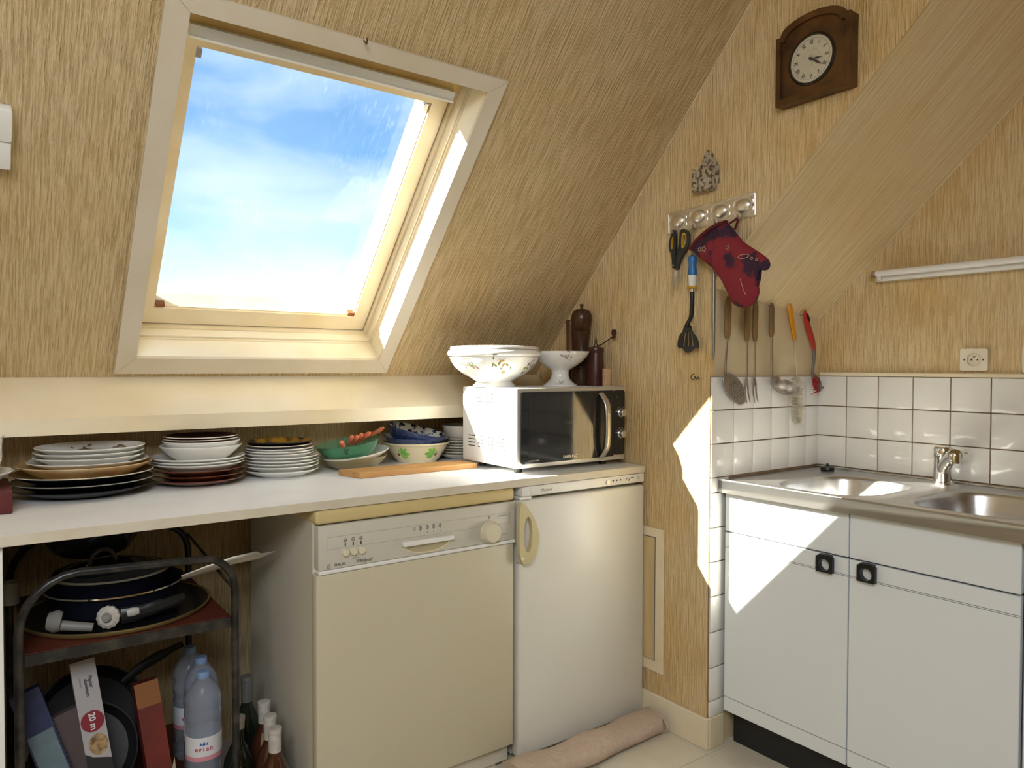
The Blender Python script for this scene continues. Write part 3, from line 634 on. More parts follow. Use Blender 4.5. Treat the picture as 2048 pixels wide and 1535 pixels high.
def socket(yc, zc, w, h, label):
    s = thing('wall_socket', (X2, yc, zc-h/2), label, 'socket')
    m_s = M('ivory_socket_plastic', (.78, .70, .55), .35)
    flat('plate', [rrect(yc-w/2, yc+w/2, zc-h/2, zc+h/2, .006), ell(yc, zc, .0200, .0200, 32)], FX(X2), .0002, .012, m_s, s)
    part('well', B().lathe([(.0199, .0), (.0215, .0006), (.0215, .0016), (.0198, .0016), (.0192, -.007), (0, -.007)], seg=36, T=Matrix.Translation((X2-.012, yc, zc)) @ Matrix.Rotation(-PI/2, 4, 'Y')), m_s, s)
    for dy, dz, r in ((.0085, 0, .0026), (-.0085, 0, .0026)): part('pin_hole', B().lathe([(0, 0), (r, 0), (r, .0007), (0, .0007)], seg=12, T=Matrix.Translation((X2-.0053, yc+dy, zc+dz)) @ Matrix.Rotation(-PI/2, 4, 'Y')), m_dark, s)
    for dy in (.0265, -.0265): part('screw', B().lathe([(0, 0), (.0025, 0), (.0022, .001), (0, .001)], seg=12, T=Matrix.Translation((X2-.012, yc+dy, zc)) @ Matrix.Rotation(-PI/2, 4, 'Y')), m_dark, s)
    part('earth_pin', B().tube([(X2-.010, yc-.002, zc+.010), (X2-.018, yc-.002, zc+.010)], .0026, 10), m_tool, s)
socket(.993, 1.247, .078, .068, 'ivory wall socket just above the sink tiles')
socket(.824, 1.247, .078, .078, 'ivory wall socket cut off by the right picture edge')

# ================================================================== CROCKERY ON THE WORKTOP
def plate_prof(r, z0, zr, zf, fr=.62, t=.0035):
    """turned plate: base z0, rim height zr, well height zf"""
    h = zr-z0; f = r*fr
    zf = min(zf, zr-.004)
    return [(0, z0+.002), (f*.9, z0+.002), (f*.93, z0), (f, z0), (f*1.02, z0+.003), (r*.80, z0+h*.42), (r*.93, z0+h*.80), (r*.992, zr-.0008), (r, zr+.0008), (r*.990, zr+.0018), (r*.92, zr-h*.12), (r*.78, max(zf+.001, zr-h*.45)), (r*.66, zf+.0006), (0, zf)]
def bowl_prof(r, z0, zr, fr=.5, t=.004, bulge=.55):
    h = zr-z0; f = r*fr; o = [(0, z0+.002), (f*.9, z0+.002), (f*.95, z0), (f, z0), (f, z0+.004)]
    for k in range(1, 9):
        s_ = k/8; o.append((f+(r-f)*s_**bulge, z0+.004+(h-.004)*s_))
    o += [(r+.0005, zr+.001), (r-t*.5, zr+.002), (r-t, zr)]
    for k in range(7, -1, -1):
        s_ = k/8; o.append((max(f+(r-f)*s_**bulge-t*1.4, .0), z0+.010+(h-.010)*s_))
    o.append((0, z0+.010)); return o
def rim_mis(prof, r, ext, rim, inn):
    ms = []; top = max(range(len(prof)), key=lambda i: prof[i][0])
    for i in range(len(prof)-1): ms.append(ext if i < top-1 else (rim if i <= top else inn))
    return ms
m_blackg = M('black_glazed_stoneware', (.010, .010, .012), .25, spec=.3)
m_ochre = M('ochre_glaze', (.42, .26, .05), .2, col2=(.15, .09, .03), scale=12)
m_brown = M('red_brown_glaze', (.20, .055, .022), .12, col2=(.085, .022, .012), scale=14, amt=.8, stretch=(1, 1, 4), coat=.5)
m_burg = M('burgundy_glaze', (.055, .012, .016), .15, coat=.4)
m_creamo = M('cream_orange_reflection', (.74, .62, .42), .2, col2=(.62, .33, .08), scale=7, amt=.8, coat=.2)  # second colour paints the ochre plate's orange reflection into the glaze
m_floral = M('porcelain_brown_print', (.74, .72, .66), .18, col2=(.26, .16, .07), scale=26, amt=.12, coat=.2)
def plate(cx, cy, r, z0, zr, zf, mats, mis, label, group=None, rfun=None, name='plate', fr=.62):
    pf = plate_prof(r, z0, zr, zf, fr)
    return solo(name, B().lathe(pf, (cx, cy, 0), 64, mis=rim_mis(pf, r, *mis), rfun=rfun), mats, label, 'plate', group, 50)
# stack 1: large plates by the left edge
G1 = 'large plates stacked at the left'
s1 = [(.238, .166, .8802, .903, m_blackg, 'lowest large black plate of the left stack, on the worktop'),
      (.239, .168, .8955, .920, m_blackg, 'second large black plate from the bottom of the left stack'),
      (.239, .168, .9135, .940, None, 'ochre plate with white rim above the black plates'),
      (.244, .160, .9262, .962, m_creamo, 'wide deep cream plate with orange reflection painted in, on the ochre plate'),
      (.252, .144, .9490, .970, m_porc, 'white plate inside the wide cream plate of the left stack'),
      (.253, .131, .9565, .982, m_porc, 'third white plate from the top of the left stack'),
      (.254, .131, .9690, .994, m_porc, 'second white plate from the top of the left stack'),
      (.256, .131, .9815, 1.006, m_porc, 'top white plate of the left stack with brown floral print')]
for i, (cx, r, z0, zr, mt, lb) in enumerate(s1):
    zf = s1[i+1][2]-.0004 if i+1 < len(s1) else z0+.008
    if mt is None: plate(cx, 2.262, r, z0, zr, zf, [m_blackg, m_porcc, m_ochre], (0, 1, 2), lb, G1)
    elif i == 1: plate(cx, 2.262, r, z0, zr, zf, [m_blackg, m_silver], (0, 1, 0), lb, G1)
    else: plate(cx, 2.262, r, z0, zr, zf, [mt], (0, 0, 0), lb, G1)
tp_plate = bpy.data.objects['plate.007'] if 'plate.007' in bpy.data.objects else None
rnd = random.Random(21)
def well_z(x, y):
    r = math.hypot(x-.256, y-2.262)
    for (r0, z0), (r1, z1) in (((0, .9895), (.0865, .9901)), ((.0865, .9901), (.102, .9950)), ((.102, .9950), (.1205, 1.0031)), ((.1205, 1.0031), (.13, 1.0075))):
        if r <= r1: return z0+(z1-z0)*(r-r0)/(r1-r0)
    return 1.0075
for cx, cy, n_, sp_ in ((.243, 2.345, 14, .014), (.340, 2.318, 9, .010)):
    for k in range(n_):
        u, v, an, L = cx+rnd.gauss(0, sp_), cy+rnd.gauss(0, sp_*.8), rnd.uniform(0, 2*PI), rnd.uniform(.010, .020)
        lf = [(u+L*.5*(1-math.cos(t))*math.cos(an)-L*.2*math.sin(t)*math.sin(an), v+L*.5*(1-math.cos(t))*math.sin(an)+L*.2*math.sin(t)*math.cos(an)) for t in [2*PI*j/10 for j in range(10)]]
        if all(math.hypot(p[0]-.256, p[1]-2.262) < .119 for p in lf):
            part('painted_leaf', B().add([(p[0], p[1], well_z(*p)+.0008) for p in lf], [tuple(range(10))]), M('brown_transfer_print', (.22, .13, .06), .4), tp_plate, fix=False)
# stack 2
G2 = 'brown and white plates in the middle stack'
s2 = [(.534, .126, .8802, .897, m_brown, 'lowest red-brown glazed plate, on the worktop'),
      (.534, .127, .8940, .911, m_brown, 'middle one of three red-brown glazed plates'),
      (.534, .127, .9080, .926, m_brown, 'topmost of three red-brown glazed plates'),
      (.533, .127, .9185, .942, m_porc, 'white plate directly on the red-brown plates'),
      (.533, .128, .9270, .950, m_porc, 'middle one of three white plates above the red-brown plates'),
      (.532, .130, .9355, .959, m_porc, 'white plate carrying the white bowl in the middle stack')]
for i, (cx, r, z0, zr, mt, lb) in enumerate(s2):
    zf = s2[i+1][2]-.0004 if i+1 < len(s2) else .9436
    plate(cx, 2.28, r, z0, zr, zf, [mt], (0, 0, 0), lb, G2)
solo('bowl', B().lathe(bowl_prof(.113, .944, .990, .55, .004, .75), (.540, 2.28, 0), 56), m_porc, 'plain white shallow bowl in the middle stack', 'bowl', None, 50)
plate(.542, 2.28, .107, .9545, 1.004, .981, [m_porc], (0, 0, 0), 'white saucer plate under the burgundy plate', fr=.35)
plate(.541, 2.28, .102, .9815, 1.011, .995, [m_burg, m_porcc, m_burg], (0, 1, 2), 'lower burgundy plate with pale rim in the middle stack', fr=.5)
plate(.541, 2.28, .102, .9955, 1.018, 1.003, [m_burg, m_porcc, m_burg], (0, 1, 2), 'top burgundy plate with pale rim in the middle stack', fr=.5)
# stack 3
G3 = 'side plates in the right stack'
scal = lambda a, r: 1+.012*math.sin(24*a)*(r/.104)**6
m_colour = M('painted_floral_enamel', (.015, .018, .02), .2, col2=(.55, .28, .03), scale=16, amt=.15, coat=.4)
s3 = [(.782, .114, .8802, .901), (.781, .115, .8945, .915), (.780, .115, .9045, .925), (.780, .115, .9140, .934), (.780, .115, .9235, .944),
      (.775, .104, .9330, .953), (.775, .104, .9410, .961), (.775, .104, .9490, .969), (.774, .098, .9570, .978), (.775, .098, .9665, .988)]
l3 = ['lowest white plate of the third stack, on the worktop', 'second white plate from the bottom of the third stack', 'third white plate from the bottom of the third stack', 'fourth white plate from the bottom of the third stack',
      'uppermost of the five wide white plates in the third stack', 'lowest scalloped white plate of the third stack', 'middle scalloped white plate of the third stack', 'upper scalloped white plate of the third stack',
      'black plate below the colourful top plate', 'colourful black and ochre painted plate topping the third stack']
for i, (cx, r, z0, zr) in enumerate(s3):
    zf = s3[i+1][2]-.0004 if i+1 < len(s3) else z0+.008
    mt = [m_porc] if i < 8 else ([m_burg, m_porcc, m_burg] if i == 8 else [m_blackg, m_blackg, m_colour])
    plate(cx, 2.29, r, z0, zr, zf, mt, (0, 0, 0) if i < 8 else (0, 1, 2), l3[i], G3, scal if 5 <= i < 8 else None)
# painted motif on the colourful plate: ochre and red fields
def tilt(cx, cy, cz, ax, ay): return Matrix.Translation((cx, cy, cz)) @ Matrix.Rotation(ax, 4, 'X') @ Matrix.Rotation(ay, 4, 'Y')
# stack 4: olive bowl, tilted white dish, green glass bowl with coral-handled cutlery
m_olive = M('olive_brown_glaze', (.33, .28, .14), .2, col2=(.15, .10, .035), scale=6, amt=.7, stretch=(1, 1, 6), coat=.3)
solo('bowl', B().lathe(bowl_prof(.110, .8802, .922, .58, .0045, .6), (1.030, 2.305, 0), 56), m_olive, 'olive brown striped bowl on the worktop under a white dish', 'bowl', None, 50)
T = tilt(1.040, 2.300, .8935, 0, math.radians(-8.5))
solo('dish', B().lathe(bowl_prof(.113, 0, .040, .45, .004, .8), (0, 0, 0), 56, T=T), m_porc, 'white dish tilted between olive bowl and green glass bowl', 'dish', None, 50)
m_green = M('green_glass', (.42, .78, .58), .06, trans=.9, ior=1.25)
T = tilt(1.014, 2.296, .9075, 0, math.radians(-8.5))
gb_ = solo('glass_bowl', B().lathe(bowl_prof(.104, 0, .062, .5, .004, .55), (0, 0, 0), 56, T=T, rfun=lambda a, r: 1+.006*math.sin(16*a)), m_green, 'tilted fluted green glass bowl holding coral-handled cutlery', 'bowl', None, 50)
m_coral = M('coral_pink_plastic', (.72, .19, .10), .3); m_rust = M('rust_brown_handle', (.33, .09, .03), .35)
cut = [((.985, 2.255), (.950, 2.222, .982), 'coral'), ((1.005, 2.32), (1.000, 2.245, .994), 'coral'), ((1.02, 2.33), (1.018, 2.243, .994), 'coral'), ((1.03, 2.34), (1.040, 2.255, .999), 'coral'), ((1.03, 2.35), (1.070, 2.260, 1.002), 'coral'), ((1.00, 2.33), (1.122, 2.262, 1.016), 'rust')]
lc = ['coral cutlery handle farthest left in the green glass bowl', 'coral cutlery handle second from left in the green glass bowl', 'coral cutlery handle third from left in the green glass bowl', 'coral cutlery handle fourth from left in the green glass bowl', 'coral cutlery handle lying beside the brown knife', 'rust-brown knife handle reaching out over the green glass bowl']
for (a, e_, k), lb in zip(cut, lc):
    e_ = Vector(e_); a_ = Vector((a[0], a[1], .934)); L = (e_-a_); mid = a_+L*.45
    t_ = thing('spoon' if k == 'coral' else 'knife', a_, lb, 'cutlery', 'coral-handled cutlery' if k == 'coral' else None)
    part('handle', B().tube([mid+(e_-mid)*s_ for s_ in (0, .12, .35, .6, .8, .93, 1)], [.004, .006, .0065, .0075, .008, .0065, .003], 12), m_coral if k == 'coral' else m_rust, t_)
    part('blade', B().tube([a_, a_+(mid-a_)*.3, a_+(mid-a_)*.6, mid], [.004, .007, .0035, .0025], 8, flat=((0, 0, 1), .35)), m_tool, t_)
# stack 5: painted bowl with two blue bowls
m_bcream = M('cream_glazed_bowl', (.72, .63, .43), .2, coat=.25)
PB = [(0, .8822), (.062, .8822), (.065, .8802), (.070, .8802), (.0715, .884), (.084, .897), (.100, .922), (.110, .940), (.114, .945), (.1195, .947), (.1205, .951), (.117, .953), (.109, .945), (.096, .922), (.078, .897), (.05, .890), (0, .890)]
def prof_r(prof, z):
    for (r0, z0), (r1, z1) in zip(prof[4:], prof[5:]):
        if z0 <= z <= z1: return r0+(r1-r0)*(z-z0)/max(1e-9, z1-z0)
    return prof[4][0]
BC = (1.293, 2.345)
pb = solo('painted_bowl', B().lathe(PB, (BC[0], BC[1], 0), 56), m_bcream, 'cream bowl painted with green leaves, under two blue bowls', 'bowl', None, 50)
def wrap(parent, prof, c, a0, z0, outline, name, mat, label=None, eps=.0006):
    """painted shape laid on a turned surface: outline in metres (along the girth, up)"""
    b = B(); n = len(outline); r0 = prof_r(prof, z0)
    cx = sum(p[0] for p in outline)/n; cy = sum(p[1] for p in outline)/n
    def pt(u, v):
        z = z0+v; r = prof_r(prof, z)+eps; a = a0+u/r0
        return (c[0]+r*math.cos(a), c[1]+r*math.sin(a), z)
    b.add([pt(*p) for p in outline]+[pt(cx+(p[0]-cx)*.5, cy+(p[1]-cy)*.5) for p in outline]+[pt(cx, cy)],
          [(i, (i+1) % n, n+(i+1) % n, n+i) for i in range(n)]+[(n+i, n+(i+1) % n, 2*n) for i in range(n)])
    return part(name, b, mat, parent, label, 60, fix=False)
def leaf(u, v, L, w, ang, n=12):
    o = []
    for k in range(n):
        t = 2*PI*k/n; x = L/2*(1-math.cos(t)); y = w*math.sin(t)*(math.sin(min(PI, x/L*PI)) if 0 else 1)*.5
        o.append((u+x*math.cos(ang)-y*math.sin(ang), v+x*math.sin(ang)+y*math.cos(ang)))
    return o
m_leaf = M('painted_green', (.16, .42, .05), .3, col2=(.30, .55, .12), scale=60); m_leaf2 = M('painted_pale_green', (.34, .52, .20), .3); m_berry = M('painted_brown', (.14, .035, .02), .3)
# angle towards the camera
def facing(c): return math.atan2(-c[1], -c[0])
fa = facing(BC)
for du, side in ((-.058, 1), (.062, -1)):
    # du along girth (positive = to the right seen from the front -> increasing angle)
    for ang, L, w in ((.0, .036, .013), (.62, .032, .012), (1.2, .026, .010), (-.55, .030, .010), (-1.05, .024, .008)):
        A = ang if side > 0 else PI-ang
        wrap(pb, PB, BC, fa, .914, leaf(du, .003, L, w, A), 'painted_leaf', m_leaf)
    for ang, L in ((1.9, .016), (2.3, .013)):
        A = ang if side > 0 else PI-ang
        wrap(pb, PB, BC, fa, .914, leaf(du, .004, L, .006, A), 'painted_leaf', m_leaf2)
    wrap(pb, PB, BC, fa, .914, leaf(du-side*.004, -.001, .012, .011, PI if side > 0 else 0), 'painted_berry', m_berry)
m_blue = M('cobalt_blue_glaze', (.014, .028, .095), .2, col2=(.03, .055, .16), scale=70, amt=.25, coat=.4)
m_ink = M('white_glaze_blue_print', (.70, .68, .60), .25, col2=(.012, .018, .06), scale=55, amt=.08)
T = tilt(1.284, 2.340, .9135, math.radians(3), math.radians(-2))
pf = bowl_prof(.112, 0, .062, .5, .004, .5)
solo('bowl', B().lathe(pf, (0, 0, 0), 56, T=T, mis=rim_mis(pf, .112, 0, 0, 1)), [m_blue, m_ink], 'lower cobalt blue bowl, nested in the painted cream bowl', 'bowl', 'two cobalt blue bowls', 50)
T = tilt(1.278, 2.338, .9345, math.radians(9), math.radians(10))
solo('bowl', B().lathe(pf, (0, 0, 0), 56, T=T, mis=rim_mis(pf, .112, 0, 0, 1)), [m_blue, m_ink], 'upper cobalt blue bowl tipped to the right, patterned inside', 'bowl', 'two cobalt blue bowls', 50)
# stack 6 half hidden by the microwave
m_pgrey = M('greyish_porcelain', (.66, .63, .56), .2, coat=.2)
zz = [.8802, .8905, .9005, .9105, .9205, .9300, .9395]
for i, z0 in enumerate(zz):
    plate(1.488, 2.335, .098 if i < 6 else .095, z0, z0+.019, (zz[i+1]-.0004) if i < 6 else z0+.008, [m_pgrey], (0, 0, 0),
          ['lowest', 'second lowest', 'third lowest', 'fourth', 'third highest', 'second highest', 'topmost'][i]+' plate of the stack hidden behind the microwave', 'plates behind the microwave')
solo('bowl', B().lathe(bowl_prof(.085, .948, 1.003, .6, .004, .4), (1.490, 2.335, 0), 48), m_pgrey, 'plain white bowl on the plates behind the microwave', 'bowl', None, 50)
# left edge: burgundy box with a plate and a cup
m_bbox = M('burgundy_leatherette', (.13, .022, .022), .4, col2=(.09, .014, .016), scale=20, bump=.2, bscale=200)
solo('box', B().box(-.16, .073, 2.04, 2.30, .8802, .931, .004, 2), m_bbox, 'burgundy box on the worktop at the left picture edge', 'box')
pf = plate_prof(.135, .9312, .967, .940)
solo('plate', B().lathe(pf, (-.055, 2.16, 0), 56), m_porc, 'white plate lying on the burgundy box', 'plate', None, 50)
cupp = [(0, .942), (.034, .942), (.036, .9405), (.040, .9405), (.052, .965), (.060, .995), (.0605, 1.030), (.062, 1.046), (.0655, 1.052), (.063, 1.053), (.058, 1.046), (.0565, .995), (.045, .955), (0, .950)]
cp_ = solo('pot', B().lathe(cupp, (-.003, 2.16, 0), 48), m_porc, 'white porcelain pot with gold sprigs at the left picture edge', 'pot', None, 50)
m_gold = M('gold_paint', (.45, .30, .08), .4)
for k in range(6): wrap(cp_, cupp[:], (-.003, 2.16), math.radians(-60+10*k), .975+.016*(k % 3), leaf(0, 0, .012, .004, .6+k), 'painted_sprig', m_gold)
# cutting board
fb = lambda u, v, d: (u, v, .8803+d)
cbp = [(.948, 2.074), (1.371, 2.068), (1.371, 2.165), (1.16, 2.178), (.926, 2.186), (.926, 2.172)]
bm_ = B().prism(cbp, fb, 0, .0175)
ob = solo('cutting_board', bm_, m_oak, 'thick oak cutting board leaning flat against the microwave side', 'board', None, 0)
bv = ob.modifiers.new('bevel', 'BEVEL'); bv.width = .002; bv.segments = 2

# ================================================================== ON THE MICROWAVE
Z0 = MZ1+.0003
TC = (1.437, 2.065)
TB = [(0, .004), (.055, .004), (.060, 0), (.072, 0), (.073, .004), (.064, .012), (.062, .018), (.080, .030), (.110, .046), (.134, .066), (.147, .086), (.152, .100), (.150, .1015), (.157, .104), (.160, .112), (.157, .121), (.150, .125), (.143, .124), (.13, .09), (.10, .045), (.05, .030), (0, .028)]
TB = [(r, z+Z0) for r, z in TB]
tr_ = thing('tureen', (TC[0], TC[1], Z0), 'white flower-painted tureen on top of the microwave', 'tureen')
tb = part('bowl', B().lathe(TB, (TC[0], TC[1], 0), 64), m_porc, tr_, None, 55)
LD = [(.142, .1255), (.152, .1255), (.153, .131), (.149, .136), (.120, .1375), (.05, .1375), (0, .138)]
part('lid', B().lathe([(0, Z0+.1254)]+[(r, z+Z0) for r, z in LD], (TC[0], TC[1], 0), 64), M('pale_pinkish_porcelain', (.72, .66, .60), .25, coat=.2), tr_, 'flat pale lid', 55)
m_pur = M('painted_lilac', (.34, .22, .37), .4); m_olv = M('painted_olive', (.15, .18, .03), .4); m_yel = M('painted_yellow', (.42, .26, .04), .4); m_gry = M('painted_grey_green', (.17, .21, .14), .4)
def bouquet(par, prof, c, a0, z0, sc, sd):
    rnd = random.Random(sd)
    for k in range(13):
        u, v = rnd.gauss(0, .010)*sc, rnd.gauss(0, .009)*sc
        wrap(par, prof, c, a0, z0, leaf(u, v, rnd.uniform(.007, .012)*sc, rnd.uniform(.003, .006)*sc, rnd.uniform(0, 2*PI), 8), 'painted_petal', rnd.choice([m_pur, m_olv, m_olv, m_yel, m_gry]))
    for k in range(3):
        u, v, L = rnd.uniform(-.012, .016)*sc, rnd.uniform(-.018, .012)*sc, .013*sc
        wrap(par, prof, c, a0, z0, leaf(u, v, L, .0013, rnd.uniform(-1.5, 1.5), 8), 'painted_stem', m_gry)
ta = facing(TC)
for da, dz, sd in ((-.68, .074, 1), (.16, .078, 2), (1.05, .074, 3), (-1.6, .075, 4)): bouquet(tb, TB, TC, ta+da, Z0+dz, 1.4, sd)
CC = (1.70, 2.03)
CB = [(0, .003), (.050, .003), (.053, 0), (.060, 0), (.0605, .004), (.048, .012), (.036, .024), (.031, .040), (.032, .054), (.037, .060), (.055, .070), (.080, .087), (.098, .108), (.1045, .120), (.105, .1225), (.102, .1225), (.09, .108), (.07, .088), (.04, .075), (0, .070)]
CB = [(r, z+Z0) for r, z in CB]
ck = solo('compote_dish', B().lathe(CB, (CC[0], CC[1], 0), 56), m_porc, 'white footed fruit dish with flower sprays on the microwave', 'dish', None, 55)
bouquet(ck, CB, CC, facing(CC)+.25, Z0+.103, .85, 11); bouquet(ck, CB, CC, facing(CC)+.1, Z0+.013, .5, 12)
# pepper mills
PM = (1.842, 2.076)
mp_ = [(0, 0), (.038, 0), (.040, .004), (.040, .060), (.037, .064), (.038, .070), (.036, .074), (.029, .110), (.028, .140), (.031, .180), (.035, .200), (.033, .203), (.036, .206), (.033, .210), (.0355, .214), (.0335, .218), (.037, .226), (.041, .245), (.040, .262), (.033, .276), (.02, .283), (.006, .285), (.006, .288), (0, .288)]
mp_ = [(r*.95, z) for r, z in mp_]
pm = thing('pepper_mill', (PM[0], PM[1], Z0), 'tall dark turned-wood pepper mill in the corner on the microwave', 'pepper mill')
part('body', B().lathe(mp_, (PM[0], PM[1], Z0), 40), m_wood, pm, None, 30)
part('knob', B().lathe([(0, 0), (.005, 0), (.0055, .003), (.004, .005), (.007, .009), (.008, .013), (.006, .016), (0, .0165)], (PM[0], PM[1], Z0+.287), 20), M('brass_dark', (.16, .11, .06), .35, metal=.9), pm)
W2 = (1.850, 2.144)
w2 = solo('salt_mill', B().lathe([(0, 0), (.019, 0), (.020, .01), (.018, .06), (.016, .13), (.0165, .19), (.019, .225), (.020, .24), (.017, .247), (0, .248)], (W2[0]-.002, W2[1], Z0), 28), M('warm_brown_wood', (.15, .058, .016), .35, col2=(.08, .03, .01), scale=20, stretch=(4, 4, .5)), 'slim warm-brown wooden mill behind the tall pepper mill', 'mill')
SM = (1.831, 1.985)
sm = thing('hand_mill', (SM[0], SM[1], Z0), 'small red-brown mill with a crank handle on the microwave', 'mill')
part('body', B().lathe([(0, 0), (.031, 0), (.032, .004), (.0305, .05), (.029, .085), (.0265, .118), (.029, .122), (.030, .130), (.0285, .138), (.012, .142), (0, .143)], (SM[0], SM[1], Z0), 32), m_woodr, sm)
part('finial', B().lathe([(0, 0), (.009, 0), (.008, .008), (.004, .012), (.005, .020), (.0042, .024), (.0008, .036), (0, .036)], (SM[0], SM[1], Z0+.141), 16), M('brass_dark', (.16, .11, .06)), sm, 'dark brass finial')
part('crank', B().tube(arc([(SM[0], SM[1], Z0+.1465), (SM[0]+.012, SM[1]-.010, Z0+.147), (SM[0]+.022, SM[1]-.030, Z0+.160), (SM[0]+.030, SM[1]-.048, Z0+.172), (SM[0]+.036, SM[1]-.056, Z0+.174)], 5), .0022, 8), M('dark_iron', (.05, .045, .04), .4, metal=.8), sm, 'thin iron crank')
part('crank_knob', B().lathe([(0, 0), (.005, 0), (.008, .005), (.0055, .010), (.009, .016), (.0105, .023), (.007, .031), (0, .033)], (SM[0]+.036, SM[1]-.056, Z0+.171), 20), m_woodr, sm, 'round wooden knob')
solo('wood_block', B().box(1.822, 1.845, 1.922, 1.940, Z0, Z0+.062, .001, 1), m_woodl, 'small upright pale wood block beside the crank mill', 'block')

# ================================================================== CLOCK, POCKET, HOOK RAIL AND WHAT HANGS ON IT
ck_ = thing('wall_clock', (X1, 1.15, 1.96), 'dark wooden wall clock with arched top and roman dial', 'clock')
def arch(y0, y1, zb, zs, zt, ear, n=14):
    o = [(y0, zb), (y1, zb), (y1, zs), (y1-ear, zs)]; a = (y1-ear-(y0+ear))/2; cy = (y0+y1)/2
    for k in range(1, n): t = PI*k/n; o.append((cy+a*math.cos(t), zs+(zt-zs)*math.sin(t)))
    return o+[(y0+ear, zs), (y0, zs)]
yo0, yo1 = 1.043, 1.262
bk = part('case', B().prism(arch(yo0, yo1, 1.959, 2.148, 2.186, .014), FX(X1), 0, .030), m_woodc, ck_, None, 30)
flat('frame', [arch(yo0-.0006, yo1+.0006, 1.958, 2.149, 2.187, .014), list(reversed(arch(yo0+.014, yo1-.014, 1.975, 2.134, 2.170, .012)))], FX(X1), .030, .040, m_woodc, ck_, 'raised wooden moulding')
DY, DZ, DR = 1.157, 2.062, .063
def disc(r, d, dep, seg=48): return B().lathe([(0, 0), (r, 0), (r, dep), (0, dep)], seg=seg, T=Matrix.Translation((X1-d, DY, DZ)) @ Matrix.Rotation(-PI/2, 4, 'Y'))
part('bezel', B().lathe([(DR+.006, 0), (DR+.006, .004), (DR+.003, .007), (DR, .0065), (DR-.001, .003), (DR-.001, 0)], seg=56, T=Matrix.Translation((X1-.030, DY, DZ)) @ Matrix.Rotation(-PI/2, 4, 'Y')), M('dark_bezel', (.02, .014, .009), .3), ck_, 'dark ring around the dial')
dl = part('dial', disc(DR, .030, .003), M('ivory_dial', (.62, .58, .46), .35, col2=(.56, .51, .38), scale=10), ck_, 'ivory dial')
dx = X1-.0334
for rr in (.0545,): part('minute_ring', B().tube([(dx, DY+rr*math.cos(2*PI*k/60), DZ+rr*math.sin(2*PI*k/60)) for k in range(60)], .0005, 5, True), m_greyp, dl)
for k, s_ in enumerate(['XII', 'I', 'II', 'III', 'IIII', 'V', 'VI', 'VII', 'VIII', 'IX', 'X', 'XI']):
    t = k*PI/6
    text('numeral', s_, .0155, (dx, DY-.045*math.sin(t), DZ+.045*math.cos(t)), ROTX, m_dark, dl, squash=.6, spin=-t, bold=.0004)
for k, ch in enumerate('Cannon Curtis'):
    t = math.radians(-68+136*k/12)
    if ch != ' ': text('lettering', ch, .008, (dx, DY-.026*math.sin(t), DZ+.026*math.cos(t)), ROTX, m_greyp, dl, spin=-t)
text('lettering', '& Co', .006, (dx, DY, DZ+.011), ROTX, m_greyp, dl); text('lettering', 'PARIS', .0045, (dx, DY, DZ-.016), ROTX, m_greyp, dl)
def hand(t, L, w, nm, d):
    ca_, sa_ = math.cos(t), math.sin(t)
    pl = [(-w*.5, -.007), (w*.5, -.007), (w*.55, L*.3), (w, L*.55), (w*.4, L*.75), (0, L), (-w*.4, L*.75), (-w, L*.55), (-w*.55, L*.3)]
    part(nm, B().prism([(DY-(u*ca_+v*sa_), DZ+(-u*sa_+v*ca_)) for u, v in pl], FX(dx), d, d+.0008), m_dark, dl)
hand(math.radians(98), .034, .0028, 'hour_hand', .001); hand(math.radians(126), .044, .0032, 'minute_hand', .0025)
part('hand_hub', B().lathe([(0, 0), (.0045, 0), (.004, .0045), (0, .005)], seg=16, T=Matrix.Translation((dx, DY, DZ)) @ Matrix.Rotation(-PI/2, 4, 'Y')), m_dark, dl)
mg = bpy.data.materials.new('clear_clock_glass'); mg.use_nodes = True
t_ = mg.node_tree; t_.nodes.clear(); o_ = t_.nodes.new('ShaderNodeOutputMaterial'); mxs = t_.nodes.new('ShaderNodeMixShader'); mxs.inputs[0].default_value = .06
t1_ = t_.nodes.new('ShaderNodeBsdfTransparent'); g1_ = t_.nodes.new('ShaderNodeBsdfGlossy'); g1_.inputs['Roughness'].default_value = .02
t_.links.new(t1_.outputs[0], mxs.inputs[1]); t_.links.new(g1_.outputs[0], mxs.inputs[2]); t_.links.new(mxs.outputs[0], o_.inputs[0])
part('glass', B().lathe([(DR, 0), (DR*.9, .003), (DR*.7, .0055), (DR*.4, .0075), (0, .0085)], seg=48, T=Matrix.Translation((X1-.0372, DY, DZ)) @ Matrix.Rotation(-PI/2, 4, 'Y')), mg, ck_, 'domed clear glass')

# pewter wall pocket
wp = thing('wall_pocket', (X1, 1.525, 1.777), 'ornate little pewter match pocket on the wall above the hooks', 'wall pocket')
flat('back_plate', [smoothpoly([(1.566, 1.778), (1.486, 1.778), (1.486, 1.850), (1.492, 1.860), (1.505, 1.880), (1.513, 1.898), (1.526, 1.908), (1.539, 1.898), (1.547, 1.880), (1.560, 1.860), (1.566, 1.850)], 1)], FX(X1), .0002, .006, m_pewter, wp)
flat('pocket_front', [[(1.568, 1.778), (1.492, 1.778), (1.492, 1.852), (1.500, 1.846), (1.515, 1.840), (1.530, 1.838), (1.545, 1.840), (1.560, 1.846), (1.568, 1.852)]], FX(X1), .030, .034, m_pewter, wp)
for y in (1.492, 1.5645): part('pocket_side', B().box(X1-.032, X1-.004, y, y+.0035, 1.778, 1.850), m_pewter, wp)
part('pocket_floor', B().box(X1-.032, X1-.004, 1.492, 1.568, 1.776, 1.779), m_pewter, wp)
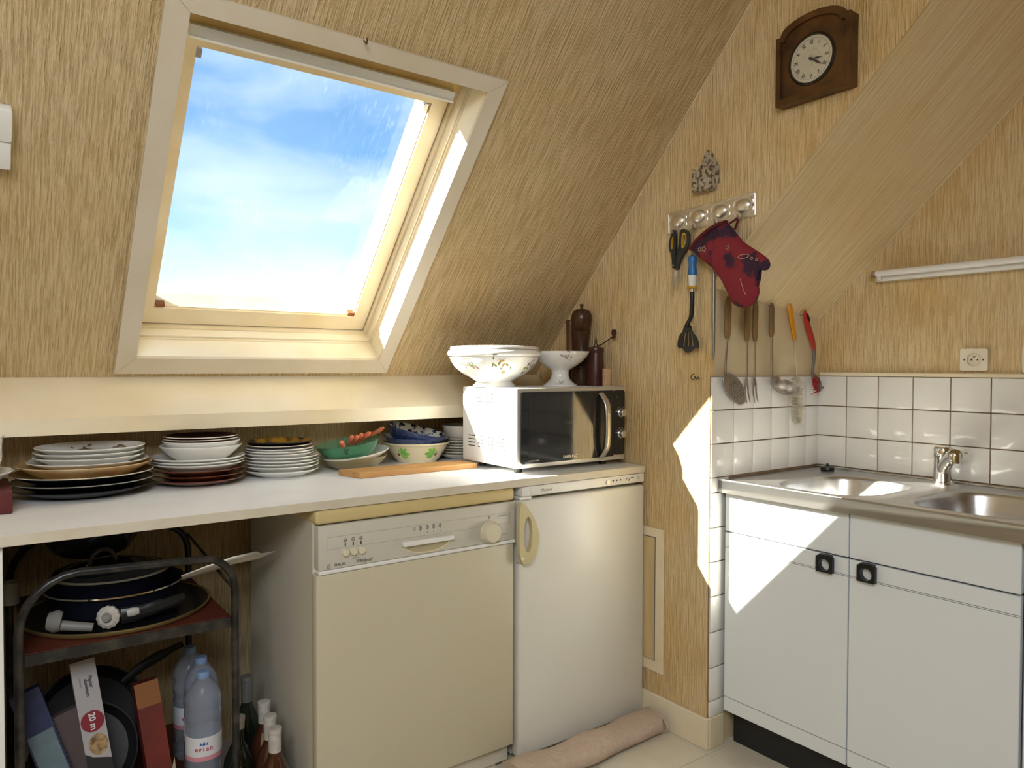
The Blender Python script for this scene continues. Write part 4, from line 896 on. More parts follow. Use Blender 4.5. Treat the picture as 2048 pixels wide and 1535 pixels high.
part('rosette', B().lathe([(0, .004), (.006, .004), (.008, .002), (.011, .0035), (.014, .001), (.016, 0)], seg=24, T=Matrix.Translation((X1-.034, 1.530, 1.803)) @ Matrix.Rotation(-PI/2, 4, 'Y')), m_pewter, wp)
part('rim_band', B().tube([(X1-.034, 1.568, 1.778), (X1-.034, 1.492, 1.778), (X1-.034, 1.492, 1.852)], .0018, 6), m_pewter, wp)

# hook rail
hr = thing('hook_rail', (X1, 1.52, 1.665), 'stamped aluminium hook rail with four oval bosses', 'hook rail')
RA = math.radians(1.6)
def FR(u, v, d):   # rail coordinates: u to the right (towards -y), v up, slightly turned
    return (X1-d, 1.521-(u*math.cos(RA)-v*math.sin(RA)), 1.703+u*math.sin(RA)+v*math.cos(RA))
part('plate', B().prism([(-.172, -.036), (.172, -.036), (.172, .036), (-.172, .036)], FR, 0, .004), m_alu, hr)
bd = B()
for a_, b_ in (((-.168, -.032), (.168, -.032)), ((.168, -.032), (.168, .032)), ((.168, .032), (-.168, .032)), ((-.168, .032), (-.168, -.032))): bd.tube([FR(*a_, .004), FR(*b_, .004)], .0016, 6)
part('border', bd, m_alu, hr)
HK = []
for i, u in enumerate((-.128, -.043, .042, .127)):
    dm = B()
    N1 = 28; rings_ = [(1, 0), (.93, .004), (.75, .0085), (.45, .0115), (.15, .0125)]
    vs_ = []; fs = []
    for f_, d_ in rings_:
        for k in range(N1): a = 2*PI*k/N1; vs_.append(FR(u+.029*f_*math.cos(a), .002+.0225*f_*math.sin(a), .004+d_))
    for r in range(len(rings_)-1):
        for k in range(N1): l = (k+1) % N1; fs.append((r*N1+k, r*N1+l, (r+1)*N1+l, (r+1)*N1+k))
    fs.append(tuple((len(rings_)-1)*N1+k for k in range(N1))); dm.add(vs_, fs)
    part('boss', dm, m_alu, hr, 'domed oval boss', 60)
    sw = B()
    for sgn in (-1, 1):
        for ver in (-1, 1):
            sw.tube(arc([FR(u+sgn*.036, ver*.006, .004), FR(u+sgn*.034, ver*.016, .0045), FR(u+sgn*.026, ver*.025, .004)], 4), [.0008, .0012, .0018, .0022, .0024, .0022, .0018, .0012, .0008], 6)
    part('scroll', sw, m_alu, hr)
    hk = B().tube(arc([FR(u, -.022, .010), FR(u, -.034, .014), FR(u, -.040, .024), FR(u, -.034, .032), FR(u, -.026, .033)], 5), [.0028]*16+[.0024]*4+[.003], 8)
    part('hook', hk, m_tool, hr, 'short steel hook'); HK.append(FR(u, -.040, .024))
part('screw', B().lathe([(0, 0), (.004, 0), (.0035, .0018), (0, .002)], seg=14, T=Matrix.Translation(FR(.163, 0, .004)) @ Matrix.Rotation(-PI/2, 4, 'Y')), m_tool, hr)

# scissors
sc = thing('scissors', (1.866, 1.64, 1.46), 'black-handled scissors with yellow lining on the leftmost hook', 'scissors')
XS = 1.866
hl = smoothpoly([(1.646, 1.672), (1.657, 1.655), (1.667, 1.628), (1.663, 1.606), (1.652, 1.588), (1.651, 1.545), (1.640, 1.545), (1.636, 1.590), (1.636, 1.640), (1.636, 1.668)], 2)
hl_h = smoothpoly([(1.648, 1.655), (1.657, 1.630), (1.657, 1.612), (1.649, 1.606), (1.645, 1.630)], 2)
hr_ = smoothpoly([(1.622, 1.668), (1.602, 1.668), (1.586, 1.655), (1.581, 1.632), (1.590, 1.606), (1.612, 1.585), (1.625, 1.560), (1.630, 1.538), (1.642, 1.540), (1.640, 1.580), (1.628, 1.612), (1.624, 1.640)], 2)
hr_h = smoothpoly([(1.613, 1.657), (1.598, 1.655), (1.592, 1.638), (1.598, 1.615), (1.614, 1.602), (1.617, 1.630)], 2)
m_scis = M('charcoal_plastic', (.028, .028, .027), .45); m_yl = M('yellow_rubber', (.55, .36, .02), .5)
sh = lambda ps, k: [(sum(p[0] for p in ps)/len(ps)+(p[0]-sum(q[0] for q in ps)/len(ps))*k, sum(p[1] for p in ps)/len(ps)+(p[1]-sum(q[1] for q in ps)/len(ps))*k) for p in ps]
flat('handle', [hl, hl_h], FX(XS), -.002, .008, m_scis, sc); flat('handle', [hr_, hr_h], FX(XS), -.006, .004, m_scis, sc)
flat('lining', [hl_h, sh(hl_h, .72)], FX(XS), -.001, .007, m_yl, sc, 'yellow finger lining'); flat('lining', [hr_h, sh(hr_h, .72)], FX(XS), -.005, .003, m_yl, sc, 'yellow finger lining')
part('blade', B().prism([(1.653, 1.548), (1.640, 1.548), (1.646, 1.505), (1.6535, 1.455), (1.655, 1.50)], FX(XS), -.001, .0015), m_steel, sc, 'steel blade')
part('blade', B().prism([(1.645, 1.545), (1.630, 1.540), (1.633, 1.50), (1.637, 1.468), (1.643, 1.50)], FX(XS), -.003, -.0012), m_steel, sc, 'steel blade')
part('pivot', B().lathe([(0, 0), (.004, 0), (.003, .002), (0, .002)], seg=14, T=Matrix.Translation((XS-.008, 1.645, 1.555)) @ Matrix.Rotation(-PI/2, 4, 'Y')), m_tool, sc)
# slotted spatula with plain blue, white and yellow handle
st = thing('spatula', (1.864, 1.575, 1.27), 'black slotted spatula with blue and white handle on the second hook', 'spatula')
XT, yT = 1.862, 1.568
part('hanging_loop', B().tube(arc([(XT, yT+.002, 1.578), (XT, yT+.007, 1.62), (XT, yT+.006, 1.66), (XT, yT+.002, 1.667), (XT, yT-.002, 1.66), (XT, yT-.002, 1.62), (XT, yT, 1.578)], 4), .0011, 6), M('cord', (.22, .18, .13), .8), st, 'thin cord loop')
part('grip', B().lathe([(0, 0), (.010, .001), (.0135, .010), (.013, .022), (.0115, .026), (.0125, .032), (.0135, .050), (.014, .062)], (XT, yT, 1.5165), 24).lathe([(.014, .062), (.013, .062), (0, .062)], (XT, yT, 1.5165), 24) if 0 else B().lathe([(0, 0), (.0135, 0), (.0142, .010), (.0130, .028), (.0115, .033), (.0135, .040), (.0145, .050), (.012, .060), (.006, .065), (0, .066)], (XT, yT, 1.515), 24), M('blue_handle_plastic', (.03, .16, .42), .35), st, 'plain rounded blue grip')
part('grip_lower', B().lathe([(0, 0), (.0105, 0), (.0125, .010), (.0138, .032), (.0135, .0365), (0, .0365)], (XT, yT, 1.4785), 24), M('white_handle_plastic', (.76, .75, .70), .35), st, 'white lower grip')
part('collar', B().lathe([(0, 0), (.013, 0), (.018, .003), (.016, .007), (.010, .008), (0, .008)], (XT, yT, 1.4715), 24, rfun=lambda a, r: 1+.06*math.sin(6*a)), M('yellow_collar', (.62, .36, .02), .4), st, 'yellow collar')
part('ferrule', B().lathe([(0, 0), (.0078, 0), (.0078, .010), (0, .010)], (XT, yT, 1.4625), 20), m_chrome, st)
part('shaft', B().tube(arc([(XT, yT, 1.466), (XT, yT+.001, 1.42), (XT, yT+.004, 1.385), (XT-.004, yT+.012, 1.365), (XT-.004, yT+.018, 1.352)], 4), [.0072]*9+[.0065]*4+[.008]*3+[.009], 12), m_black, st, 'black shaft')
hd = smoothpoly([(1.604, 1.352), (1.586, 1.362), (1.572, 1.352), (1.569, 1.335), (1.552, 1.320), (1.543, 1.300), (1.541, 1.284), (1.549, 1.281), (1.560, 1.283), (1.570, 1.275), (1.579, 1.268), (1.590, 1.268), (1.600, 1.275), (1.608, 1.284), (1.620, 1.284), (1.629, 1.287), (1.629, 1.305), (1.622, 1.325), (1.607, 1.338)], 2)
sl_ = lambda y0, y1: [(y0+.0030, 1.334), (y0-.0030, 1.334), (y1-.0036, 1.290), (y1+.0036, 1.290)]
flat('blade', [hd, sl_(1.597, 1.604), sl_(1.585, 1.585), sl_(1.573, 1.566)], FX(1.866), -.0005, .003, m_black, st, 'black slotted blade')
# sharpening steel, hanging on the third hook behind the mitt
ss = thing('sharpening_steel', (1.872, 1.487, 1.244), 'long grey sharpening steel hanging behind the oven mitt', 'sharpening steel')
part('rod', B().tube([(1.868, 1.488, 1.56), (1.868, 1.488, 1.40), (1.868, 1.487, 1.27), (1.868, 1.486, 1.244)], [.0058, .0058, .0046, .002], 12), M('grey_steel_rod', (.30, .29, .29), .35, metal=.9), ss)
part('handle', B().tube([(1.868, 1.488, 1.556), (1.868, 1.488, 1.575), (1.868, 1.4885, 1.63), (1.868, 1.489, 1.645)], [.008, .011, .012, .008], 12), m_black, ss)
part('ring', B().tube([(1.868, 1.489+.008*math.cos(2*PI*k/14), 1.652+.009*math.sin(2*PI*k/14)) for k in range(14)], .0013, 6, True), m_tool, ss)
# oven mitt
def mitt():
    m_m = M('mottled_burgundy_cloth', (.22, .018, .028), .85, col2=(.040, .014, .034), scale=15, amt=.02, bump=.5, bscale=90)
    pts = [(1.559, 1.596), (1.534, 1.618), (1.493, 1.64), (1.457, 1.653), (1.427, 1.658), (1.408, 1.643), (1.384, 1.612), (1.363, 1.59), (1.33, 1.568), (1.298, 1.547), (1.281, 1.532), (1.274, 1.518), (1.278, 1.505), (1.29, 1.5), (1.31, 1.505), (1.328, 1.51), (1.334, 1.504), (1.331, 1.491), (1.319, 1.473), (1.311, 1.455), (1.31, 1.438), (1.317, 1.418), (1.332, 1.404), (1.353, 1.397), (1.373, 1.399), (1.394, 1.41), (1.407, 1.425), (1.416, 1.443), (1.429, 1.464), (1.44, 1.488), (1.46, 1.511), (1.483, 1.535), (1.515, 1.557), (1.538, 1.573)]
    t_ = thing('oven_mitt', (1.845, 1.42, 1.397), 'burgundy patterned oven mitt hanging from the hook rail', 'oven mitt')
    bm = bmesh.new(); vs_ = [bm.verts.new((0, p[0], p[1])) for p in smoothpoly(pts, 1)]
    bm.faces.new(vs_); bmesh.ops.triangulate(bm, faces=bm.faces[:])
    for _ in range(3):
        bmesh.ops.subdivide_edges(bm, edges=[e for e in bm.edges if e.calc_length() > .012], cuts=1, use_grid_fill=True)
        bmesh.ops.triangulate(bm, faces=bm.faces[:])
    bmesh.ops.smooth_vert(bm, verts=[v for v in bm.verts if not v.is_boundary], factor=.5)
    bd_ = [v.co.copy() for v in bm.verts if v.is_boundary]
    dist = {v.index: min((v.co-q).length for q in bd_) for v in bm.verts}
    bm.verts.index_update(); n = len(bm.verts); base = [(v.co.y, v.co.z, min((v.co-q).length for q in bd_)) for v in bm.verts]
    faces = [[v.index for v in f.verts] for f in bm.faces]; bm.free()
    def th(d): return .0045+.013*math.sqrt(max(0, min(1, d/.04)))
    rnd = random.Random(3)
    b = B(); b.v = [(1.848-th(d)+.002*math.sin(60*y)*math.sin(47*z), y, z) for y, z, d in base]+[(1.848+th(d)*.7, y, z) for y, z, d in base]
    b.f = [tuple(f) for f in faces]+[tuple(n+i for i in reversed(f)) for f in faces]
    from collections import Counter
    cnt = Counter(); dire = {}
    for f in faces:
        for i in range(len(f)): a, c = f[i], f[(i+1) % len(f)]; cnt[frozenset((a, c))] += 1; dire[frozenset((a, c))] = (a, c)
    for e, k in cnt.items():
        if k == 1: a, c = dire[e]; b.f.append((c, a, n+a, n+c))
    b.mi = [0]*len(b.f)
    part('cloth', b, m_m, t_, None, 70)
    cuff = [(1.562, 1.594), (1.536, 1.620), (1.495, 1.643), (1.458, 1.656), (1.426, 1.661)]
    part('cuff_binding', B().tube(arc([(1.846, y, z) for y, z in cuff], 4), .0065, 8, flat=((1, 0, 0), 1.6)), M('dark_red_binding', (.11, .006, .014), .8), t_, 'dark red cuff binding')
    part('hanging_loop', B().tube(arc([(1.846, 1.418, 1.652), (1.850, 1.400, 1.662), (HK[3][0], 1.396, 1.672), (1.858, 1.396, 1.655), (1.850, 1.398, 1.635)], 4), .0026, 8, flat=((1, 0, 0), 1.6)), M('dark_red_binding', (.11, .006, .014)), t_)
    m_st = M('pale_stitching', (.60, .40, .28), .8); m_dk = M('dark_plum_patch', (.045, .010, .022), .9)
    def front_x(y, z): return 1.848-th(min(math.hypot(y-q.y, z-q.z) for q in bd_))-.0022
    for (y, z, r, n_) in ((1.515, 1.588, .007, 5), (1.497, 1.587, .009, 5), (1.408, 1.580, .007, 5), (1.325, 1.538, .005, 5), (1.308, 1.5335, .005, 5)):
        ps = [(y+r*(1 if k % 2 else .6)*math.cos(2*PI*k/(2*n_)), z+r*(1 if k % 2 else .6)*math.sin(2*PI*k/(2*n_))) for k in range(2*n_)]
        part('stitched_flower', B().tube([(front_x(a, c), a, c) for a, c in ps], .0009, 5, True), m_st, t_)
    ps = [(1.352+.018*math.cos(2*PI*k/14), 1.549+.006*math.sin(2*PI*k/14)-.002) for k in range(14)]
    part('stitched_leaf', B().tube([(front_x(a, c), a, c) for a, c in ps], .0009, 5, True), m_st, t_)
    part('stitched_line', B().tube([(front_x(a, c), a, c) for a, c in arc([(1.362, 1.482, 0), (1.352, 1.455, 0), (1.345, 1.435, 0)], 4) for a, c in ((a, c),)] if 0 else [(front_x(q[0], q[1]), q[0], q[1]) for q in ((1.362, 1.482), (1.356, 1.465), (1.350, 1.450), (1.343, 1.434))], .0008, 5), m_st, t_)
mitt()

# ---- utensils on the recess face
YU = YC-.012
def nail(x, z): return B().tube([(x, YC, z), (x, YC-.020, z+.002)], .0014, 8)
def wood_handle(t_, x, z0, z1, w=.0125, lean=0):
    n_ = 8; ps = [(x+lean*(k/n_), YU-.004, z0+(z1-z0)*k/n_) for k in range(n_+1)]
    part('handle', B().tube(ps, [w*.62, w*.95, w, w*.95, w*.92, w*.98, w, w*.9, w*.5], 14, flat=((0, 1, 0), .6)), m_handle, t_, 'worn wooden handle')
sk_ = thing('skimmer', (1.97, YU, 1.11), 'perforated steel skimmer with wooden handle, nearest to the wall corner', 'skimmer')
wood_handle(sk_, 1.954, 1.315, 1.448, .0145, .004)
part('stem', B().tube(arc([(1.955, YU-.004, 1.32), (1.950, YU-.003, 1.26), (1.947, YU-.004, 1.205), (1.957, YU-.010, 1.185)], 4), .0032, 8), m_tool, sk_)
ca_, sa_ = math.cos(math.radians(-37)), math.sin(math.radians(-37))
m_sk = M('dark_perforated_steel', (.27, .23, .19), .4, metal=.9)
def FK(u, v, d): # disc plane
    return (1.985+u*sa_*-1*0+u*ca_-v*sa_*-1*0 - v*math.sin(math.radians(-37))*1, YU-.010-d-.10*(v)*0, 1.152+u*math.sin(math.radians(-37))+v*ca_)
el = ell(0, 0, .068, .036, 40); holes = []
for rr, n_ in ((.2, 6), (.45, 14), (.68, 20), (.88, 26)):
    for k in range(n_):
        a = 2*PI*k/n_
        if rr > .8 and abs(math.sin(a)) < -.1: continue
        holes.append(ell(.010+.045*rr*math.cos(a), .029*rr*math.sin(a), .0030, .0017, 6))
flat('disc', [el]+holes, FK, 0, .0015, m_sk, sk_, 'oval perforated disc', smooth=0)
part('rim', B().tube([FK(u, v, .001) for u, v in el], .0016, 6, True), m_tool, sk_)
for i, (x, lb) in enumerate(((2.056, 'left one of two steel meat forks with wooden handles'), (2.0985, 'right one of two steel meat forks with wooden handles'))):
    f_ = thing('meat_fork', (x, YU, 1.10), lb, 'fork', 'two meat forks')
    wood_handle(f_, x, 1.308, 1.445, .0125, .003)
    part('stem', B().tube(arc([(x+.001, YU-.004, 1.312), (x+.002, YU-.003, 1.25), (x+.001, YU-.004, 1.188)], 4), .0028, 8), m_tool, f_)
    part('head', B().prism([(x-.009, 1.165), (x-.006, 1.180), (x, 1.194), (x+.007, 1.180), (x+.011, 1.165), (x+.008, 1.150), (x+.003, 1.162), (x-.002, 1.162), (x-.006, 1.150)], FY(YU), .002, .005), m_tool, f_)
    for s_ in (-1, 1): part('tine', B().tube(arc([(x+s_*.0075, YU-.004, 1.158), (x+.002+s_*.008, YU-.005, 1.130), (x+.010+s_*.009, YU-.006, 1.104)], 4), [.0026]*5+[.002]*3+[.0008], 8), m_tool, f_)
ld = thing('ladle', (2.23, YU, 1.12), 'steel ladle with olive wooden handle', 'ladle')
wood_handle(ld, 2.190, 1.325, 1.440, .0125)
part('stem', B().tube(arc([(2.192, YU-.004, 1.33), (2.194, YU-.003, 1.25), (2.192, YU-.005, 1.20), (2.186, YU-.012, 1.180)], 4), .0032, 8), m_tool, ld)
T = Matrix.Translation((2.206, YU-.046, 1.171)) @ Matrix.Rotation(math.radians(24), 4, 'Y') @ Matrix.Rotation(math.radians(10), 4, 'X')
part('cup', B().lathe([(0, -.042), (.018, -.040), (.036, -.034), (.050, -.023), (.058, -.008), (.060, 0), (.0585, .0005), (.056, -.008), (.048, -.021), (.034, -.031), (0, -.038)], seg=40, T=T @ Matrix.Diagonal((.88, .72, .95, 1))), m_tool, ld, 'round steel cup', 60)
bb_ = thing('bottle_brush', (2.33, YU, 1.02), 'white bottle brush with orange handle', 'brush')
part('handle', B().tube([(2.291, YU-.006, 1.443), (2.293, YU-.006, 1.425), (2.300, YU-.006, 1.40), (2.312, YU-.006, 1.36), (2.323, YU-.006, 1.325), (2.325, YU-.006, 1.318)], [.006, .0125, .0115, .0105, .0095, .006], 12, flat=((0, 1, 0), .55)), M('orange_plastic', (.72, .30, .01), .35), bb_, 'orange handle')
part('wire', B().tube([(2.324, YU-.006, 1.322), (2.334, YU-.008, 1.19), (2.340, YU-.010, 1.10), (2.338, YU-.012, 1.03)], .0013, 6), M('pale_wire', (.6, .56, .45), .4, metal=.6), bb_)
br_ = B(); rnd = random.Random(5)
for k in range(900):
    s_ = rnd.random(); z = 1.19-.165*s_; x = 2.334+.006*s_; y = YU-.009-.003*s_; a = rnd.uniform(0, 2*PI); L = .027*(1-.25*(s_ > .9))*rnd.uniform(.8, 1.1)
    e_ = Vector((x+L*math.cos(a), min(YC-.008, y+L*math.sin(a)*.8), z+rnd.uniform(-.004, .004)))
    w_ = .0008; br_.add([(x, y, z-w_), (x, y, z+w_), (e_.x, e_.y, e_.z+w_), (e_.x, e_.y, e_.z-w_)], [(0, 1, 2, 3)])
part('bristles', br_, M('white_bristle', (.72, .67, .55), .8), bb_, 'soft white bristles', 0, kind='stuff', fix=False)
rb = thing('dish_brush', (2.43, YU, 1.13), 'red and grey dish-washing brush, last in the row', 'brush')
m_red = M('red_plastic', (.55, .02, .012), .35, col2=(.30, .05, .03), scale=20); m_gr = M('grey_plastic', (.17, .15, .13), .45)
part('handle', B().tube(arc([(2.377, YU-.010, 1.422), (2.385, YU-.010, 1.395), (2.400, YU-.012, 1.355), (2.418, YU-.014, 1.32), (2.430, YU-.014, 1.285)], 4), [.004, .008, .010, .011, .012, .013, .0135, .0135, .014, .014, .0135, .013, .0125, .012, .0115, .010, .009], 14, flat=((0, 1, 0), .6)), m_red, rb, 'red grip')
part('tip', B().tube([(2.380, YU-.017, 1.412), (2.386, YU-.019, 1.395), (2.391, YU-.020, 1.385)], [.003, .0045, .002], 10), m_black, rb)
part('neck', B().tube(arc([(2.430, YU-.014, 1.288), (2.432, YU-.013, 1.25), (2.426, YU-.012, 1.205), (2.428, YU-.014, 1.19)], 4), [.009, .0085, .008, .0075, .007, .0065, .006, .006, .006, .006, .006, .008, .010], 12, flat=((0, 1, 0), .7)), m_gr, rb, 'grey neck')
part('head', B().tube([(2.426, YU-.014, 1.200), (2.430, YU-.018, 1.185), (2.438, YU-.022, 1.165), (2.446, YU-.024, 1.148), (2.452, YU-.024, 1.136)], [.006, .017, .022, .019, .006], 16, flat=((0, 1, 0), .5)), m_gr, rb, 'oval grey head')
br_ = B()
for k in range(90):
    a = Vector((2.424+.03*rnd.random(), YU-.024, 1.135+.055*rnd.random())); e_ = a+Vector((-.034*rnd.uniform(.7, 1.1), -.020*rnd.random(), -.012*rnd.random()))
    br_.tube([a[:], e_[:]], .0011, 4)
part('bristles', br_, M('red_bristle', (.58, .015, .02), .5), rb, 'red bristles', 0, kind='stuff')
part('scraper', B().tube([(2.446, YU-.026, 1.150), (2.470, YU-.026, 1.150), (2.474, YU-.026, 1.152)], [.006, .004, .002], 10), m_red, rb)
for x, z in ((1.960, 1.436), (2.061, 1.435), (2.104, 1.435), (2.192, 1.432), (2.293, 1.434), (2.380, 1.408)):
    solo('nail', nail(x, z), m_tool, {1.960: 'nail holding the skimmer', 2.061: 'nail holding the left meat fork', 2.104: 'nail holding the right meat fork', 2.192: 'nail holding the ladle', 2.293: 'nail holding the orange bottle brush', 2.380: 'nail holding the red dish brush'}[x], 'nail')
# wire scrawl hook on the wall below the spatula
hb = B().tube(arc([(X1-.002, 1.577, 1.200), (X1-.004, 1.586, 1.197), (X1-.005, 1.588, 1.187), (X1-.004, 1.581, 1.181), (X1-.004, 1.575, 1.186), (X1-.006, 1.571, 1.192), (X1-.005, 1.566, 1.183), (X1-.004, 1.561, 1.190), (X1-.002, 1.556, 1.183)], 4), .0014, 6)
solo('wire_hook', hb, m_dark, 'small twisted dark wire hook on the wall below the spatula', 'hook')
# white two-part plastic unit on the slope at the left picture edge
wu = thing('wall_switch', FS(.02, .60, 0), 'white two-part plastic switch box at the upper left picture edge', 'switch')
T = Matrix(((1, 0, 0), (0, -CA, -SA), (0, SA, -CA))).to_4x4()
def slope_box(u0, u1, v0, v1, d0, d1, bev):
    b = B().box(u0, u1, v0, v1, d0, d1, bev, 2); b.v = [FS(*p) for p in b.v]; return b
part('upper_box', slope_box(-.05, .0745, .684, .757, .0005, .034, .005), m_whitepl, wu)
part('lower_box', slope_box(-.05, .0735, .617, .6835, .0005, .030, .004), m_whitepl, wu)

# ================================================================== UNDER THE WORKTOP
m_tube = M('worn_black_tube', (.014, .013, .012), .32, col2=(.05, .042, .032), scale=25, amt=.25)
m_shelf = M('dark_red_shelf_board', (.095, .022, .012), .35, col2=(.09, .018, .010), scale=10, stretch=(1, 6, 1))
TF, TBk, TXl, TXr = 1.905, 2.405, .075, .530
ZS1, ZS2 = .592, .135
tr = thing('trolley', (.30, 2.15, 0), 'black tubular trolley with dark red shelves under the worktop', 'trolley')
def hoop(y, top):
    r = .10; p = [(TXl, y, .03), (TXl, y, top-.12)]
    for k in range(1, 7): a = PI/2*k/6; p.append((TXl+.115*(1-math.cos(a)), y, top-.12+.12*math.sin(a)))
    for k in range(0, 7): a = PI/2*k/6; p.append((TXr-.075+.075*math.sin(a), y, top-.012-.085*(1-math.cos(a))))
    return p+[(TXr, y, .03)]
part('hoop', B().tube(hoop(TF, .757), .0095, 12), m_tube, tr, 'black tubular front hoop'); part('hoop', B().tube(hoop(TBk, .752), .0095, 12), m_tube, tr, 'black tubular back hoop')
for zs, nm in ((ZS1, 'upper_shelf'), (ZS2, 'lower_shelf')):
    s_ = part(nm, B().box(TXl+.012, TXr-.012, TF+.004, TBk-.004, zs-.016, zs, .001, 1), m_shelf, tr, 'dark red shelf board')
    part('shelf_edge', B().box(TXl+.010, TXr-.010, TF-.002, TF+.003, zs-.027, zs-.001, .001, 1), m_tube, s_, 'black shelf edge')
    part('shelf_edge', B().box(TXr-.0125, TXr-.0095, TF+.003, TBk-.004, zs-.027, zs-.001), m_tube, s_)
part('rail', B().tube([(TXl, TF-.004, .205), (TXr, TF-.004, .205)], .004, 8), m_tube, tr)
part('rail', B().tube([(TXr, TF, .655), (TXr, TBk, .705)], .004, 8), m_tube, tr)
for x in (TXl, TXr):
    for y in (TF, TBk):
        part('castor', B().lathe([(0, -.010), (.018, -.010), (.022, -.006), (.022, .006), (.018, .010), (0, .010)], seg=20, T=Matrix.Translation((x, y, .0225)) @ Matrix.Rotation(PI/2, 4, 'Y')), m_black, tr)
m_nstick = M('black_non_stick', (.010, .010, .011), .22, coat=.2); m_enam = M('dark_blue_black_enamel', (.010, .011, .020), .15, coat=.5)
m_gold_r = M('tarnished_gold_rim', (.26, .19, .07), .4, metal=.5)
# big round tray
TRC = (.300, 2.128)
tp2 = thing('round_tray', (TRC[0], TRC[1], ZS1), 'large round black tray with tarnished gold rim on the trolley', 'tray')
part('pan', B().lathe([(0, .0005), (.195, .0005), (.215, .008), (.217, .010), (.212, .010), (.193, .004), (0, .004)], (TRC[0], TRC[1], ZS1), 64), m_nstick, tp2)
part('rim', B().lathe([(.2135, .002), (.2185, .009), (.219, .0125), (.215, .0125), (.2125, .009)], (TRC[0], TRC[1], ZS1), 64), m_gold_r, tp2, 'tarnished gold rim')
zt_ = ZS1+.0045
PC = (.298, 2.165)
def pan(nm, c, z, r, h, label, mt, rim=None, handle=None):
    p = thing(nm, (c[0], c[1], z), label, 'pan')
    part('body', B().lathe([(0, 0), (r*.80, 0), (r*.86, .004), (r*.97, h*.8), (r, h), (r*1.012, h+.002), (r*.995, h+.003), (r*.955, h*.8), (r*.84, .006), (0, .004)], (c[0], c[1], z), 56), mt, p, None, 40)
    if rim: part('rim', B().lathe([(r*1.004, h-.003), (r*1.016, h+.001), (r*1.010, h+.0045), (r*.99, h+.0035)], (c[0], c[1], z), 56), rim, p, 'thin steel rim')
    return p
p1 = pan('frying_pan', PC, zt_, .163, .058, 'larger dark frying pan with thin steel rim on the round tray', m_enam, m_chrome)
p2 = pan('saute_pan', (.292, 2.165), zt_+.0075, .137, .078, 'smaller dark blue pan nested in the larger frying pan', m_enam)
# lid with arched handle
LZ = zt_+.0875
ldp = thing('domed_cover', (.292, 2.165, LZ), 'dark glass pan lid with steel rim and arched handle', 'lid')
part('dome', B().lathe([(.128, .002), (.115, .012), (.08, .024), (.04, .031), (0, .033), ], (.292, 2.165, LZ), 48), m_glassblk, ldp)
part('rim', B().lathe([(.125, .001), (.138, -.001), (.140, .004), (.136, .008), (.127, .007)], (.292, 2.165, LZ), 56), m_chrome, ldp, 'shiny steel rim')
part('handle', B().tube(arc([(.235, 2.150, LZ+.022), (.243, 2.150, LZ+.048), (.262, 2.152, LZ+.062), (.285, 2.154, LZ+.058), (.298, 2.156, LZ+.032)], 5), .006, 10, flat=((0, 1, 0), 1.3)), M('worn_dark_handle', (.06, .05, .04), .4), ldp, 'arched lid handle')
for x, y in ((.233, 2.149), (.300, 2.157)): part('rivet', B().lathe([(0, 0), (.005, 0), (.003, .003), (0, .003)], (x, y, LZ+.026), 12), m_chrome, ldp)
# wok behind, right under the worktop
wk = thing('wok', (.245, 2.285, ZS1), 'black ribbed wok tucked right under the worktop', 'wok')
part('body', B().lathe([(0, .1258), (.075, .1258), (.092, .135), (.110, .166), (.124, .215), (.132, .255), (.128, .255), (.105, .172), (.07, .133), (0, .131)], (.258, 2.272, ZS1), 48), m_nstick, wk)
part('handle', B().tube(arc([(.375, 2.245, .815), (.415, 2.235, .820), (.455, 2.225, .838), (.475, 2.22, .844)], 5), [.009, .010, .012, .013, .013, .012, .012, .012, .012, .011, .010, .010, .009, .009, .008, .006], 10), m_black, wk, 'black handle')
part('hanging_eye', B().tube(arc([(.40, 2.23, .846), (.47, 2.21, .849), (.500, 2.205, .850), (.470, 2.200, .850), (.40, 2.215, .848)], 4), .0022, 6), m_tool, wk)
# flat steel turner handle sticking out to the right
tn = thing('steel_turner', (.50, 2.12, .67), 'long pointed steel utensil sticking out of the pans to the right', 'utensil')
part('blade', B().tube([(.436, 2.05, .669), (.50, 2.04, .685), (.56, 2.03, .700), (.62, 2.02, .707), (.632, 2.018, .705), (.668, 2.012, .712)], [.007, .010, .011, .0115, .006, .0012], 10, flat=((0, 1, 0), .35)), M('worn_steel_handle', (.40, .36, .29), .4, metal=.7), tn)
# three detachable handles and a plug-like knob in the tray front
dh1 = thing('grey_pan_handle', (.17, 1.97, zt_), 'grey pan handle with round collar lying in the tray front', 'utensil')
m_g1 = M('dull_grey_plastic', (.20, .19, .17), .5)
part('collar', B().tube([(.135, 1.985, .634), (.150, 1.980, .632), (.160, 1.978, .630)], [.020, .026, .022], 16), m_g1, dh1)
part('grip', B().tube([(.160, 1.976, .622), (.185, 1.968, .617), (.222, 1.958, .610)], [.012, .0115, .010], 12), m_g1, dh1)
kn_ = thing('jar_opener', (.255, 1.965, zt_), 'pale ridged knob standing on edge in the tray', 'knob')
part('wheel', B().lathe([(0, -.008), (.021, -.008), (.026, -.003), (.026, .004), (.019, .009), (0, .009)], seg=40, rfun=lambda a, r: 1+.04*math.sin(12*a), T=Matrix.Translation((.256, 1.972, zt_+.027)) @ Matrix.Rotation(math.radians(-30), 4, 'Z') @ Matrix.Rotation(math.radians(84), 4, 'X')), M('pale_grey_plastic', (.48, .44, .38), .5), kn_)
part('hub', B().lathe([(0, 0), (.012, 0), (.008, .008), (0, .009)], seg=20, T=Matrix.Translation((.2515, 1.964, zt_+.028)) @ Matrix.Rotation(math.radians(-30), 4, 'Z') @ Matrix.Rotation(math.radians(84), 4, 'X')), M('mid_grey_plastic', (.25, .23, .20), .5), kn_)
